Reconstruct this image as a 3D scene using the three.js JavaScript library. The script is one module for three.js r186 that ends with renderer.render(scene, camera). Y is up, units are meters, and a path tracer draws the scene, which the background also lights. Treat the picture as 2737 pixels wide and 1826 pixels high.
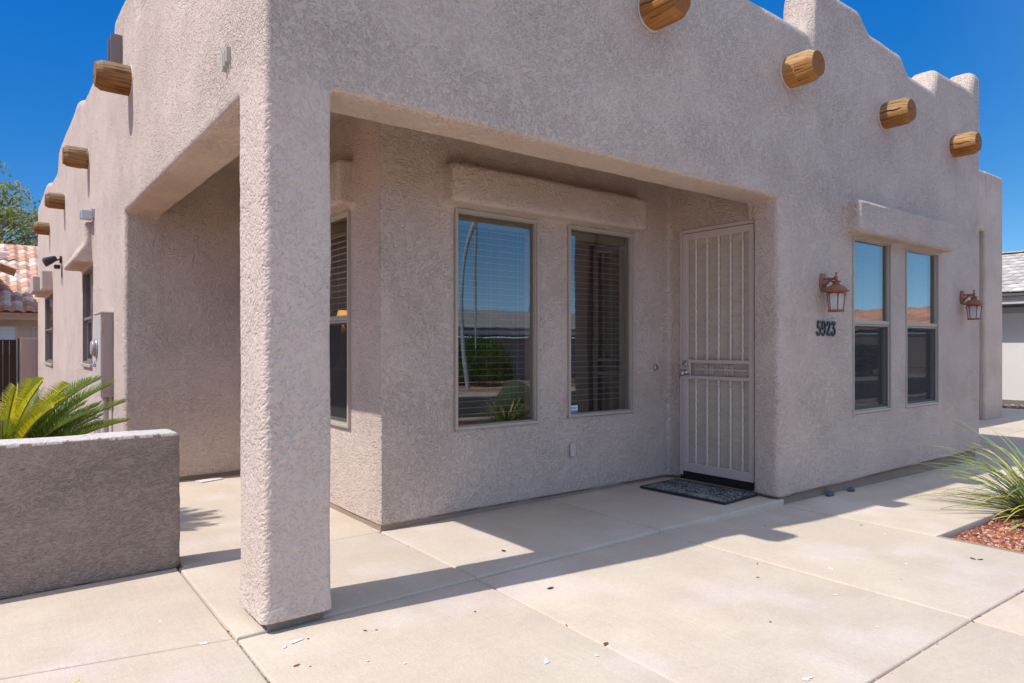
import * as THREE from 'three';
import { mergeGeometries, toCreasedNormals } from 'three/addons/utils/BufferGeometryUtils.js';
import { RoundedBoxGeometry } from 'three/addons/geometries/RoundedBoxGeometry.js';
import { TextGeometry } from 'three/addons/geometries/TextGeometry.js';
import { FontLoader } from 'three/addons/loaders/FontLoader.js';


const clamp = (v, a, b) => Math.min(b, Math.max(a, v)), lerp = (a, b, t) => a + (b - a) * t;
const sstep = (a, b, v) => { const t = clamp((v - a) / (b - a), 0, 1); return t * t * (3 - 2 * t); };
// ------------------------------------------------------------------ camera, sky, sun, exposure
const scene = new THREE.Scene();
const YAW = 37.5846 * Math.PI / 180;
const camera = new THREE.PerspectiveCamera(53.34, 1024 / 683, 0.05, 2000);
camera.position.set(0, 1.15, 0);
camera.lookAt(Math.sin(YAW), 1.15, -Math.cos(YAW));
camera.setViewOffset(1024, 683, 0, -4.9, 1024, 683);      // a lens with a slight rise, as in the photograph
scene.add(camera);

const SUN = new THREE.Vector3(-0.683, 1, -0.092).normalize();  // towards the sun
{
  const W = 1024, H = 512, d = new Float32Array(W * H * 4);
  for (let j = 0; j < H; j++) for (let i = 0; i < W; i++) {
    const el = ((j + 0.5) / H - 0.5) * Math.PI, az = ((i + 0.5) / W - 0.5) * 2 * Math.PI;
    const y = Math.sin(el), x = Math.cos(el) * Math.cos(az), z = Math.cos(el) * Math.sin(az);
    const t = Math.max(0, y), h = Math.exp(-t / 0.115), m = Math.exp(-t / 0.30);
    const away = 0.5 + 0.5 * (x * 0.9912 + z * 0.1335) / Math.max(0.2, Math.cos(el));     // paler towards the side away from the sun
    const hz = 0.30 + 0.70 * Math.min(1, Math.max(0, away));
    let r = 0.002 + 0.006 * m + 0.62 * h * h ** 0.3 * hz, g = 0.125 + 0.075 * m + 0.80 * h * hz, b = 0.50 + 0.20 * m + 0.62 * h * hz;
    const south = sstep(-0.10, 0.75, (0.3 * x + 0.95 * z) / Math.max(0.5, Math.cos(el)));   // the street side of the sky is the brighter one, as the panes show
    const high = south * (0.18 + 0.82 * sstep(0.12, 0.5, y)); r = r * (1 + 0.5 * south) + 0.47 * high; g = g * (1 + 0.5 * south) + 0.40 * high; b = b * (1 + 0.5 * south) + 0.10 * high;  // pale haze added high on the unseen street side to lift the shaded walls
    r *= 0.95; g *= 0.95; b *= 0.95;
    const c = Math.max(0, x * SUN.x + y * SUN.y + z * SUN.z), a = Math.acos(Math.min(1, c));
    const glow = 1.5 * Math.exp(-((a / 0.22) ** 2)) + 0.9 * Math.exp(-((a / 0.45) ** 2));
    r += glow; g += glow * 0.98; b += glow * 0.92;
    if (y < 0) { r = 0.20; g = 0.19; b = 0.18; }
    const k = (j * W + i) * 4; d[k] = r; d[k + 1] = g; d[k + 2] = b; d[k + 3] = 1;
  }
  const sky = new THREE.DataTexture(d, W, H, THREE.RGBAFormat, THREE.FloatType);
  sky.mapping = THREE.EquirectangularReflectionMapping; sky.magFilter = THREE.LinearFilter; sky.minFilter = THREE.LinearFilter; sky.needsUpdate = true;
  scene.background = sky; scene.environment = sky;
}
const sun = new THREE.DirectionalLight(new THREE.Color(1.0, 0.98, 0.945), 3.85);
sun.position.copy(SUN).multiplyScalar(40).add(new THREE.Vector3(3, 0, -4)); sun.target.position.set(3, 0, -4);
sun.castShadow = true; sun.shadow.mapSize.set(4096, 4096); sun.shadow.radius = 1;
Object.assign(sun.shadow.camera, { left: -30, right: 30, top: 30, bottom: -30, near: 1, far: 90 });
scene.add(sun, sun.target);

const renderer = new THREE.WebGLRenderer({ antialias: true });
renderer.setSize(1024, 683);
renderer.toneMapping = THREE.LinearToneMapping;
renderer.toneMappingExposure = 1.1;
renderer.shadowMap.enabled = true;

// ------------------------------------------------------------------ helpers
function rng(seed) { let s = seed >>> 0; return () => { s = (s + 0x6D2B79F5) | 0; let t = Math.imul(s ^ (s >>> 15), 1 | s); t = (t + Math.imul(t ^ (t >>> 7), 61 | t)) ^ t; return ((t ^ (t >>> 14)) >>> 0) / 4294967296; }; }
const V = (x, y, z) => new THREE.Vector3(x, y, z);
const used = new Map();
function numbered(n) { const k = (used.get(n) ?? -1) + 1; used.set(n, k); return k ? n + '_' + String(k).padStart(3, '0') : n; }
function tag(o, label, category, group, kind) { if (label) o.userData.label = label; if (category) o.userData.category = category; if (group) o.userData.group = group; if (kind) o.userData.kind = kind; return o; }
function thing(name, label, category, pos = [0, 0, 0], turn = 0, group) { const o = new THREE.Group(); o.name = numbered(name); o.position.set(...pos); o.rotation.y = turn; scene.add(o); return tag(o, label, category, group); }
function part(name, geo, mat, parent) { const m = new THREE.Mesh(geo, mat); m.name = parent === scene ? numbered(name) : name; m.castShadow = m.receiveShadow = true; parent.add(m); return m; }
function sub(name, parent, pos = [0, 0, 0], turn = 0) { const g = new THREE.Group(); g.name = name; g.position.set(...pos); g.rotation.y = turn; parent.add(g); return g; }
const clean = (g) => { for (const k of Object.keys(g.attributes)) if (!['position', 'normal', 'uv'].includes(k)) g.deleteAttribute(k); return g.index ? g.toNonIndexed() : g; };
const merge = (...gs) => mergeGeometries(gs.flat().map(clean), false);
function boxUV(g, s = 1) {   // uv in metres, chosen by the way each face looks
  g = g.index ? g.toNonIndexed() : g; const p = g.attributes.position, n = p.count, uv = new Float32Array(n * 2);
  const a = V(), b = V(), c = V();
  for (let i = 0; i < n; i += 3) {
    a.fromBufferAttribute(p, i); b.fromBufferAttribute(p, i + 1); c.fromBufferAttribute(p, i + 2);
    b.sub(a); c.sub(a); b.cross(c); const X = Math.abs(b.x), Y = Math.abs(b.y), Z = Math.abs(b.z);
    for (let k = i; k < i + 3; k++) { const x = p.getX(k), y = p.getY(k), z = p.getZ(k); uv[2 * k] = (X > Y && X > Z ? z : x) * s; uv[2 * k + 1] = (Y > X && Y > Z ? z : y) * s; }
  }
  g.setAttribute('uv', new THREE.BufferAttribute(uv, 2)); return g;
}
const box = (x0, x1, y0, y1, z0, z1) => boxUV(new THREE.BoxGeometry(x1 - x0, y1 - y0, z1 - z0).translate((x0 + x1) / 2, (y0 + y1) / 2, (z0 + z1) / 2));
const rbox = (x0, x1, y0, y1, z0, z1, r = 0.004, s = 2) => boxUV(new RoundedBoxGeometry(x1 - x0, y1 - y0, z1 - z0, s, r).translate((x0 + x1) / 2, (y0 + y1) / 2, (z0 + z1) / 2));
const cyl = (r0, r1, a, b, n = 12) => { const d = b.clone().sub(a), L = d.length(); const g = new THREE.CylinderGeometry(r1, r0, L, n, 1); g.translate(0, L / 2, 0); g.applyQuaternion(new THREE.Quaternion().setFromUnitVectors(V(0, 1, 0), d.normalize())); return g.translate(a.x, a.y, a.z); };
const tube = (pts, r, n = 24, k = 8) => new THREE.TubeGeometry(new THREE.CatmullRomCurve3(pts), n, r, k);
const lathe = (prof, n = 28) => new THREE.LatheGeometry(prof.map((p) => new THREE.Vector2(p[0], p[1])), n);
const col = (r, g, b) => new THREE.Color().setRGB(r, g, b);
const std = (c, rough = 0.7, o = {}) => new THREE.MeshStandardMaterial({ color: c, roughness: rough, ...o });

// periodic value noise for textures, plain value noise for shapes
function grid(n, seed) { const r = rng(seed), a = new Float32Array(n * n); for (let i = 0; i < a.length; i++) a[i] = r(); return a; }
function pnoise(g, n, x, y) { x = ((x % n) + n) % n; y = ((y % n) + n) % n; const i = Math.floor(x), j = Math.floor(y); let fx = x - i, fy = y - j; fx = fx * fx * (3 - 2 * fx); fy = fy * fy * (3 - 2 * fy); const i1 = (i + 1) % n, j1 = (j + 1) % n; return lerp(lerp(g[j * n + i], g[j * n + i1], fx), lerp(g[j1 * n + i], g[j1 * n + i1], fx), fy); }
const h3 = (i, j, k) => { let h = Math.imul(i, 374761393) + Math.imul(j, 668265263) + Math.imul(k, 2147483647 - 58); h = Math.imul(h ^ (h >>> 13), 1274126177); return ((h ^ (h >>> 16)) >>> 0) / 4294967296; };
function noise3(x, y, z) { const i = Math.floor(x), j = Math.floor(y), k = Math.floor(z); let u = x - i, v = y - j, w = z - k; u = u * u * (3 - 2 * u); v = v * v * (3 - 2 * v); w = w * w * (3 - 2 * w);
  const a = lerp(lerp(h3(i, j, k), h3(i + 1, j, k), u), lerp(h3(i, j + 1, k), h3(i + 1, j + 1, k), u), v), b = lerp(lerp(h3(i, j, k + 1), h3(i + 1, j, k + 1), u), lerp(h3(i, j + 1, k + 1), h3(i + 1, j + 1, k + 1), u), v); return lerp(a, b, w) - 0.5; }
function dataTex(n, fn, srgb, m = n) {   // fn(i, j) -> grey 0..1 or [r, g, b]
  const d = new Uint8Array(n * m * 4);
  for (let j = 0; j < m; j++) for (let i = 0; i < n; i++) { const v = fn(i, j), k = (j * n + i) * 4; const a = Array.isArray(v) ? v : [v, v, v]; d[k] = clamp(a[0], 0, 1) * 255; d[k + 1] = clamp(a[1], 0, 1) * 255; d[k + 2] = clamp(a[2], 0, 1) * 255; d[k + 3] = 255; }
  const t = new THREE.DataTexture(d, n, m, THREE.RGBAFormat); t.wrapS = t.wrapT = THREE.RepeatWrapping; t.magFilter = THREE.LinearFilter; t.minFilter = THREE.LinearMipmapLinearFilter; t.generateMipmaps = true; if (srgb) t.colorSpace = THREE.SRGBColorSpace; t.needsUpdate = true; return t;
}
const rep = (t, x, y = x) => { t.repeat.set(x, y); return t; };

// ------------------------------------------------------------------ materials
// trowelled stucco: plateaus left by the trowel, dragged in arcs that change direction, over a coarse ground
const STUCCO_M = 1.6;
const stuccoField = (() => {
  const N = 2048, base = new Float32Array(N * N), H = new Float32Array(N * N), n1 = 210, n2 = 450, n3 = 860, g1 = grid(n1, 11), g2 = grid(n2, 12), g3 = grid(n3, 20), gf = grid(1024, 15), gw = grid(24, 16), gb = grid(44, 17), gk = grid(84, 19), ga = grid(6, 25);
  for (let j = 0; j < N; j++) for (let i = 0; i < N; i++) base[j * N + i] = 0.46 * pnoise(g1, n1, i * n1 / N, j * n1 / N) + 0.34 * pnoise(g2, n2, i * n2 / N, j * n2 / N) + 0.20 * pnoise(g3, n3, i * n3 / N, j * n3 / N);
  const C = 11, r = rng(18), cell = []; for (let k = 0; k < C * C; k++) cell.push([r(), r(), r() * Math.PI, r(), (r() - 0.5) * 0.06]);   // one trowel stroke per cell
  for (let j = 0; j < N; j++) for (let i = 0; i < N; i++) {
    const x = i * C / N + 1.3 * (pnoise(gw, 24, i * 24 / N, j * 24 / N) - 0.5), y = j * C / N + 1.3 * (pnoise(gw, 24, i * 24 / N + 9, j * 24 / N + 5) - 0.5), ci = Math.floor(x), cj = Math.floor(y);
    let best = 9, second = 9, who = null, two = null;
    for (let b = -1; b <= 1; b++) for (let a = -1; a <= 1; a++) { const c = cell[((cj + b + C) % C) * C + ((ci + a + C) % C)], dx = ci + a + c[0] - x, dy = cj + b + c[1] - y, d = dx * dx + dy * dy; if (d < best) { second = best; two = who; best = d; who = c; } else if (d < second) { second = d; two = c; } }
    const t = 0.5 - 0.5 * sstep(0, 0.30, Math.sqrt(second) - Math.sqrt(best)), drag = lerp(who[3], two[3], t), K = drag < 0.35 ? 1 : Math.round(1 + drag * 8), th = who[2];
    let s = 0, w = 0; for (let q = -K; q <= K; q++) { const a = th + who[4] * q, px = (i + Math.cos(a) * q * 2.3 + N) & (N - 1), py = (j + Math.sin(a) * q * 2.3 + N) & (N - 1), ww = 1 - Math.abs(q) / (K + 1); s += base[py * N + px] * ww; w += ww; }
    const lace = pnoise(gb, 44, i * 44 / N, j * 44 / N) - 0.5, mid = pnoise(gk, 84, i * 84 / N, j * 84 / N) - 0.5, fine = pnoise(gf, 1024, i / 2, j / 2) - 0.5, rough = 0.68 + 0.64 * pnoise(ga, 6, i * 6 / N, j * 6 / N), edge = Math.sqrt(second) - Math.sqrt(best), lip = Math.exp(-((edge / 0.045) ** 2)) * sstep(0.45, 0.75, pnoise(gw, 24, i * 24 / N + 3, j * 24 / N + 11));
    const v = 0.9 * (s / w - 0.5) * (1 + K * 0.16) + 0.85 * (base[j * N + ((i + 777) & (N - 1))] - 0.5) + 0.26 * lace + 0.20 * mid;   // coarse coat
    const cap = 0.06 + 0.12 * lace, k = 0.05, m = v < cap - k ? v : v > cap + k ? cap + (v - cap) * 0.12 : v - (v - cap + k) ** 2 * 0.88 / (4 * k);      // knocked down by the trowel
    H[j * N + i] = clamp(0.62 + 0.95 * m * rough + 0.10 * fine * rough + 0.16 * lip, 0, 1);
  }
  return H;
})();
const stuccoHeight = dataTex(2048, (i, j) => stuccoField[j * 2048 + i]);
const stuccoAt = (u, v) => { const N = 2048, x = u / STUCCO_M * N, y = v / STUCCO_M * N, i = Math.floor(x), j = Math.floor(y), f = x - i, g = y - j, M = N - 1; return lerp(lerp(stuccoField[(j & M) * N + (i & M)], stuccoField[(j & M) * N + ((i + 1) & M)], f), lerp(stuccoField[((j + 1) & M) * N + (i & M)], stuccoField[((j + 1) & M) * N + ((i + 1) & M)], f), g); };
rep(stuccoHeight, 1 / STUCCO_M);
const stuccoTone = (() => { const N = 512, a = grid(9, 21), b = grid(31, 22), c = grid(128, 23); return rep(dataTex(N, (i, j) => { const v = 0.91 + 0.09 * (0.4 * pnoise(a, 9, i * 9 / N, j * 9 / N) + 0.3 * pnoise(b, 31, i * 31 / N, j * 31 / N) + 0.2 * pnoise(c, 128, i / 4, j / 4)); return [v, v * 0.995, v * 0.99]; }, true), 1 / 3.7); })();
const stucco = std(col(0.715, 0.575, 0.485), 0.92, { map: stuccoTone, bumpMap: stuccoHeight, bumpScale: 0.0155 });
const stuccoFlat = std(stucco.color, 0.92, { map: stuccoTone, bumpMap: stuccoHeight, bumpScale: 0.0095 });
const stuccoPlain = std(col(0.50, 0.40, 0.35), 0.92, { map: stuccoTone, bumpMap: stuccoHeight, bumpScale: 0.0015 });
const concreteBump = (() => { const N = 1024, a = grid(512, 31), b = grid(200, 32); return rep(dataTex(N, (i, j) => 0.5 + 0.3 * (pnoise(a, 512, i / 2, j / 2) - 0.5) + 0.4 * (pnoise(b, 200, i * 200 / N, j * 200 / N) - 0.5)), 1 / 1.3); })();
const concreteTone = (() => {
  const N = 1024, a = grid(5, 33), b = grid(17, 34), c = grid(61, 35), d = grid(512, 36), e = grid(9, 37);
  return rep(dataTex(N, (i, j) => {
    const x = i / N, y = j / N, big = pnoise(a, 5, x * 5, y * 5), mid = pnoise(b, 17, x * 17, y * 17), sm = pnoise(c, 61, x * 61, y * 122 % 61), f = pnoise(d, 512, i / 2, j / 2);
    const broom = pnoise(d, 512, i * 0.5, j * 0.015625) - 0.5 + 1.4 * (pnoise(b, 17, x * 4.25 * 4, y * 17) * pnoise(a, 5, x * 5, y * 10) - 0.25); let v = 0.81 + 0.022 * (big - 0.5) + 0.018 * (mid - 0.5) + 0.018 * (sm - 0.5) + 0.05 * (f - 0.5) + 0.018 * broom;
    if (f > 0.93) v -= 0.07; const pale = sstep(0.60, 0.85, pnoise(e, 9, x * 9, y * 9) * 0.7 + mid * 0.4); v += pale * 0.010;
    return [v * 1.01, v * (0.965 + 0.01 * mid), v * (0.905 + 0.03 * pale)];
  }, true), 1 / 2.9);
})();
const concrete = std(col(0.93, 0.835, 0.755), 0.88, { map: concreteTone, bumpMap: concreteBump, bumpScale: 0.0012 });
const footing = std(col(0.52, 0.42, 0.36), 0.95, { map: concreteTone, bumpMap: concreteBump, bumpScale: 0.004 });
const frameMat = std(col(0.45, 0.385, 0.31), 0.45), frameDark = std(col(0.20, 0.19, 0.18), 0.5);
const glass = new THREE.MeshPhysicalMaterial({ color: col(0.60, 0.64, 0.63), roughness: 0, metalness: 0, transmission: 1, thickness: 0, ior: 2.3, specularIntensity: 1 });
const screenMesh = std(col(0.035, 0.036, 0.04), 0.9, { transparent: true, opacity: 0.55 });
const blindMat = std(col(0.55, 0.48, 0.42), 0.6), blindRail = std(col(0.26, 0.22, 0.13), 0.6);
const doorPaint = std(col(0.62, 0.505, 0.44), 0.33), doorScreen = std(col(0.66, 0.55, 0.42), 0.95, { map: (() => { const a = grid(256, 41), b = grid(40, 42); return rep(dataTex(256, (i, j) => 0.86 + 0.08 * pnoise(a, 256, i * 0.18, j) + 0.06 * pnoise(b, 40, i * 0.03, j * 40 / 256), true), 1.1, 1.1); })() });
const barPaint = std(col(0.76, 0.645, 0.575), 0.25), satin = std(col(0.55, 0.52, 0.48), 0.3, { metalness: 1 }), black = std(col(0.012, 0.012, 0.014), 0.5), rubber = std(col(0.03, 0.032, 0.036), 0.8);
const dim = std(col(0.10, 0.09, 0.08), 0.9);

// ------------------------------------------------------------------ ground, pavement, street
function sheet(name, x0, x1, z0, z1, nx, nz, yf, mat) { const g = new THREE.PlaneGeometry(x1 - x0, z1 - z0, nx, nz).rotateX(-Math.PI / 2).translate((x0 + x1) / 2, 0, (z0 + z1) / 2); const p = g.attributes.position, uv = g.attributes.uv; for (let i = 0; i < p.count; i++) { p.setY(i, yf(p.getX(i), p.getZ(i))); uv.setXY(i, p.getX(i), p.getZ(i)); } g.computeVertexNormals(); const m = part(name, g, mat, scene); return tag(m, null, null, null, 'structure'); }
const slopeX = (x) => x < 3.3 ? 0 : x < 8.6 ? -0.0165 * (x - 3.3) : -0.0875;           // the front walk falls gently to the right
const yard = () => -0.13;
const gravelTone = (() => { const a = grid(200, 51), b = grid(23, 52), N = 512; return rep(dataTex(N, (i, j) => { const v = pnoise(a, 200, i * 200 / N, j * 200 / N), w = pnoise(b, 23, i * 23 / N, j * 23 / N), k = 0.45 + 0.5 * v + 0.15 * w; return [k, k * 0.86, k * 0.76]; }, true), 1 / 2); })();
sheet('ground', -500, 600, -600, 500, 110, 110, () => yard() - 0.03, std(col(0.80, 0.70, 0.60), 0.95, { map: gravelTone }));

const pavement = thing('pavement'); tag(pavement, null, null, null, 'structure');
sheet('bedding', 0.70, 4.7, -6.6, -3.9, 1, 1, () => -0.032, footing);
sheet('bedding', -2.6, 4.7, -3.9, 1.8, 1, 1, () => -0.032, footing);
const yPorch = (x, z) => z < -2.795 && x > 1.92 ? 0.02 * clamp((x - 1.92) / 2.7, 0, 1) : 0;
function slab(pts, yf, gap = 0.003, bev = 0.011, parent = pavement, mat = concrete, name = 'slab') {   // a cast slab with tooled, rounded edges
  const cx = pts.reduce((s, p) => s + p[0], 0) / pts.length, cz = pts.reduce((s, p) => s + p[1], 0) / pts.length, s = new THREE.Shape();
  const inset = gap + bev, n = pts.length, out = [];
  for (let i = 0; i < n; i++) {   // move every edge inwards
    const [ax, az] = pts[(i + n - 1) % n], [bx, bz] = pts[i], [dx, dz] = pts[(i + 1) % n];
    const e = (px, pz, qx, qz) => { const l = Math.hypot(qx - px, qz - pz); let nx = -(qz - pz) / l, nz = (qx - px) / l; if ((cx - px) * nx + (cz - pz) * nz < 0) { nx = -nx; nz = -nz; } return [nx, nz, nx * px + nz * pz + inset]; };
    const [a, b, c] = e(ax, az, bx, bz), [d, f, h] = e(bx, bz, dx, dz), det = a * f - b * d;
    out.push(Math.abs(det) < 1e-6 ? [bx + a * inset, bz + b * inset] : [(c * f - b * h) / det, (a * h - c * d) / det]);
  }
  out.forEach(([x, z], i) => i ? s.lineTo(x, -z) : s.moveTo(x, -z));
  let g = new THREE.ExtrudeGeometry(s, { depth: 0.09, bevelEnabled: true, bevelThickness: bev * 0.8, bevelSize: bev, bevelSegments: 3, steps: 1 });
  g.rotateX(-Math.PI / 2).translate(0, -0.09 - bev * 0.8, 0);
  g = boxUV(toCreasedNormals(g, 0.7)); const p = g.attributes.position; for (let i = 0; i < p.count; i++) p.setY(i, p.getY(i) + yf(clamp(p.getX(i), Math.min(...pts.map((q) => q[0])), Math.max(...pts.map((q) => q[0])))));
  return part(name, g, mat, parent);
}
const flat = (y) => () => y, walk = (x) => slopeX(x), porchY = (x) => 0.02 * clamp((x - 1.92) / 2.7, 0, 1);
// passage and porch
slab([[0.78, -3.855], [1.915, -3.845], [1.925, -2.79], [0.775, -2.79]], flat(0), 0.003, 0.010);
slab([[0.80, -6.45], [1.98, -6.45], [1.98, -3.845], [0.80, -3.855]], flat(0.0));
slab([[1.925, -3.98], [3.31, -3.98], [3.31, -2.79], [1.925, -2.79]], porchY, 0.004, 0.014);
slab([[3.31, -3.98], [4.74, -3.98], [4.66, -2.755], [3.31, -2.79]], porchY, 0.003, 0.009);
// left of the pillar
slab([[-1.1, -4.0], [0.785, -4.0], [0.775, -2.80], [-1.1, -3.20]], flat(-0.004), 0.006, 0.012);
slab([[-1.1, -3.20], [0.775, -2.80], [0.745, -1.12], [-1.1, -1.12]], flat(-0.004), 0.004, 0.011);
slab([[-2.6, -3.52], [-1.1, -3.20], [-1.1, -1.12], [-2.6, -1.12]], flat(-0.006)); 
// along the front
slab([[0.775, -2.79], [1.925, -2.79], [1.86, -1.115], [0.745, -1.115]], flat(-0.006), 0.005, 0.013);
slab([[1.925, -2.79], [3.31, -2.79], [3.31, -1.10], [1.86, -1.115]], flat(-0.008), 0.002, 0.012);
slab([[3.31, -2.79], [4.66, -2.79], [4.66, -1.08], [3.31, -1.10]], (x) => walk(x) - 0.006, 0.002, 0.012);
slab([[4.66, -3.0], [6.10, -3.0], [6.10, -1.745], [4.66, -1.735]], (x) => walk(x) - 0.004, 0.002, 0.010);
slab([[6.10, -3.0], [7.55, -3.0], [7.55, -1.755], [6.10, -1.745]], (x) => walk(x) - 0.004, 0.002, 0.010);
slab([[7.55, -3.0], [9.0, -3.0], [9.0, -1.765], [7.55, -1.755]], (x) => walk(x) - 0.004, 0.002, 0.010);
// nearest the camera
slab([[-1.1, -1.12], [0.745, -1.12], [0.735, 0.6], [-1.1, 0.6]], flat(-0.004), 0.006);
slab([[0.745, -1.115], [1.86, -1.115], [1.85, 0.6], [0.735, 0.6]], flat(-0.006), 0.006);
slab([[1.86, -1.115], [3.29, -1.10], [3.24, 0.6], [1.85, 0.6]], flat(-0.008), 0.006);
slab([[3.29, -1.10], [4.66, -1.08], [4.62, 0.6], [3.24, 0.6]], (x) => walk(x) - 0.008, 0.006);
for (const [x0, x1] of [[-2.6, -1.1], [-1.1, 0.73], [0.73, 1.85], [1.85, 3.24], [3.24, 4.62]]) slab([[x0, 0.6], [x1, 0.6], [x1, 1.8], [x0, 1.8]], flat(-0.006), 0.004);
slab([[-2.6, -1.12], [-1.1, -1.12], [-1.1, 0.6], [-2.6, 0.6]], flat(-0.006), 0.004);
// drive to the right, in large pours
for (const [x0, x1, z0, z1] of [[9.0, 12.4, -6.5, -3.35], [12.4, 16.2, -6.5, -3.35], [9.0, 12.4, -3.35, 0.9], [12.4, 16.2, -3.35, 0.9], [9.0, 12.4, -10, -6.5], [12.4, 16.2, -10, -6.5], [9.0, 12.4, 0.9, 1.8], [12.4, 16.2, 0.9, 1.8]]) slab([[x0, z0], [x1, z0], [x1, z1], [x0, z1]], flat(-0.09), 0.004, 0.012);

// crushed stone: three shapes scattered, one object per bed
const stoneGeos = [0, 1, 2].map((k) => { const g = new THREE.IcosahedronGeometry(1, 0), r = rng(61 + k), p = g.attributes.position, key = new Map(); for (let i = 0; i < p.count; i++) { const q = [p.getX(i), p.getY(i), p.getZ(i)].map((v) => v.toFixed(3)).join(); if (!key.has(q)) key.set(q, 0.62 + r() * 0.6); const s = key.get(q); p.setXYZ(i, p.getX(i) * s, p.getY(i) * s * 0.65, p.getZ(i) * s); } g.computeVertexNormals(); return g; });
const rough = std(col(1, 1, 1), 0.95);
function gravel(name, n, seed, place, size, tones, y) {
  const r = rng(seed), m = new THREE.InstancedMesh(stoneGeos[seed % 3], rough, n), o = new THREE.Object3D(), c = new THREE.Color();
  for (let i = 0; i < n; i++) { const [x, z] = place(r), s = size * (0.5 + r() * r() * 1.3); o.position.set(x, y(x, z) + s * 0.25 + r() * size * 0.4, z); o.rotation.set(r() * 6, r() * 6, r() * 6); o.scale.setScalar(s); o.updateMatrix(); m.setMatrixAt(i, o.matrix); const t = tones[Math.floor(r() * tones.length)], k = 0.7 + r() * 0.6; m.setColorAt(i, c.setRGB(t[0] * k, t[1] * k, t[2] * k)); }
  m.name = numbered(name); m.castShadow = m.receiveShadow = true; scene.add(m); return tag(m, null, null, null, 'stuff');
}
const RED = [[0.36, 0.11, 0.055], [0.42, 0.15, 0.08], [0.27, 0.075, 0.045], [0.48, 0.22, 0.13], [0.20, 0.07, 0.05], [0.52, 0.36, 0.26]];
gravel('red_gravel', 26000, 62, (r) => { const t = r(); return t < 0.75 ? [4.70 + r() * 1.9, -1.72 + r() * 1.5] : [4.70 + r() * 4.2, -1.72 + r() * 3.5]; }, 0.0155, RED, (x) => slopeX(x) - 0.055).userData.label = 'red lava gravel bed at the foot of the spiky plant';
sheet('soil', 4.68, 8.95, -1.73, 1.84, 4, 6, (x) => slopeX(x) - 0.062, std(col(0.20, 0.075, 0.05), 1));
gravel('yard_gravel', 9000, 63, (r) => [-3.2 + r() * 4.0, -18.2 + r() * 14.2], 0.03, RED, () => -0.09).userData.label = 'red crushed stone in the side yard behind the low wall';
gravel('drive_gravel', 5000, 64, (r) => [16.25 + r() * 0.75, -9 + r() * 11], 0.032, [[0.34, 0.22, 0.18], [0.22, 0.15, 0.13], [0.45, 0.34, 0.30]], () => -0.11).userData.label = 'brown gravel strip along the neighbouring wall beside the drive';
{ // debris caught in the open joints
  const r = rng(70); gravel('joint_debris', 1400, 65, () => { const t = r(); if (t < 0.45) return [0.755 + (r() - 0.5) * 0.014 + 0.015 * r(), -3.8 + r() * 3.2]; if (t < 0.85) { const x = 0.9 + r() * 4.5; return [x, -1.113 + 0.0105 * (x - 0.75) + (r() - 0.5) * 0.014]; } return [1.9 + r() * 0.04, -3.8 + r() * 1.0]; }, 0.0055, [[0.30, 0.16, 0.10], [0.16, 0.10, 0.07], [0.45, 0.36, 0.28]], (x) => slopeX(x) - 0.016).userData.label = 'grit and leaf crumbs lying in the open joints between slabs';
}
const asphalt = std(col(0.055, 0.052, 0.05), 0.95, { bumpMap: concreteBump, bumpScale: 0.004 });
sheet('road', -120, 160, 2.15, 6.3, 4, 1, () => -0.145, asphalt);
for (const [z0, z1] of [[1.85, 2.14], [6.31, 7.7]]) { const k = part('kerb', rbox(-120, 160, -0.4, -0.075, z0, z1, 0.03), concrete, scene); tag(k, null, null, null, 'structure'); }

// ------------------------------------------------------------------ the house: one stucco body shaped as a distance field
const XL = 0.871, ZF = -2.758, T = 0.28, ZB = -3.82, XI = 1.91, XD = 4.66;
const smax = (a, b, k) => { const h = Math.max(k - Math.abs(a - b), 0) / k; return Math.max(a, b) + h * h * k * 0.25; };
const smin = (a, b, k) => -smax(-a, -b, k);
const sdBox = (x, y, z, x0, x1, y0, y1, z0, z1) => { const a = Math.max(x0 - x, x - x1), b = Math.max(y0 - y, y - y1), c = Math.max(z0 - z, z - z1); return Math.max(a, b, c) > 0 ? Math.hypot(Math.max(a, 0), Math.max(b, 0), Math.max(c, 0)) : Math.max(a, b, c); };
function curve(pts) { return (t) => { if (t <= pts[0][0]) return pts[0][1]; for (let i = 1; i < pts.length; i++) if (t < pts[i][0]) return lerp(pts[i - 1][1], pts[i][1], sstep(pts[i - 1][0], pts[i][0], t)); return pts[pts.length - 1][1]; }; }
const profF = curve([[0.8, 3.08], [1.40, 3.12], [1.56, 4.25], [2.0, 4.40], [3.9, 4.30], [4.02, 3.62], [5.02, 3.605], [5.13, 4.02], [5.80, 4.01], [6.06, 3.87], [6.60, 3.855], [6.84, 3.70], [7.30, 3.69], [7.46, 3.91], [8.28, 3.92], [8.42, 4.12], [8.7, 4.12]]);
const profS = curve([[-18.6, 4.26], [-16.0, 4.26], [-15.7, 4.26], [-14.3, 4.03], [-13.05, 3.99], [-12.75, 4.25], [-10.05, 4.21], [-9.2, 4.02], [-8.3, 3.99], [-7.16, 3.82], [-6.94, 3.84], [-6.80, 4.03], [-5.9, 4.0], [-5.7, 3.62], [-4.4, 3.6], [-4.25, 3.12], [-2.6, 3.08]]);
const lintels = [   // [x0,x1,y0,y1,z0,z1]
  [2.375, 4.25, 2.092, 2.350, -3.85, -3.70], [1.80, 1.95, 2.085, 2.385, -5.4, -4.205], [5.575, 7.50, 2.075, 2.345, -2.80, -2.632],
  [0.715, 0.90, 2.03, 2.46, -9.45, -8.36], [0.70, 0.90, 2.10, 2.45, -16.1, -13.95]];
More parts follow.
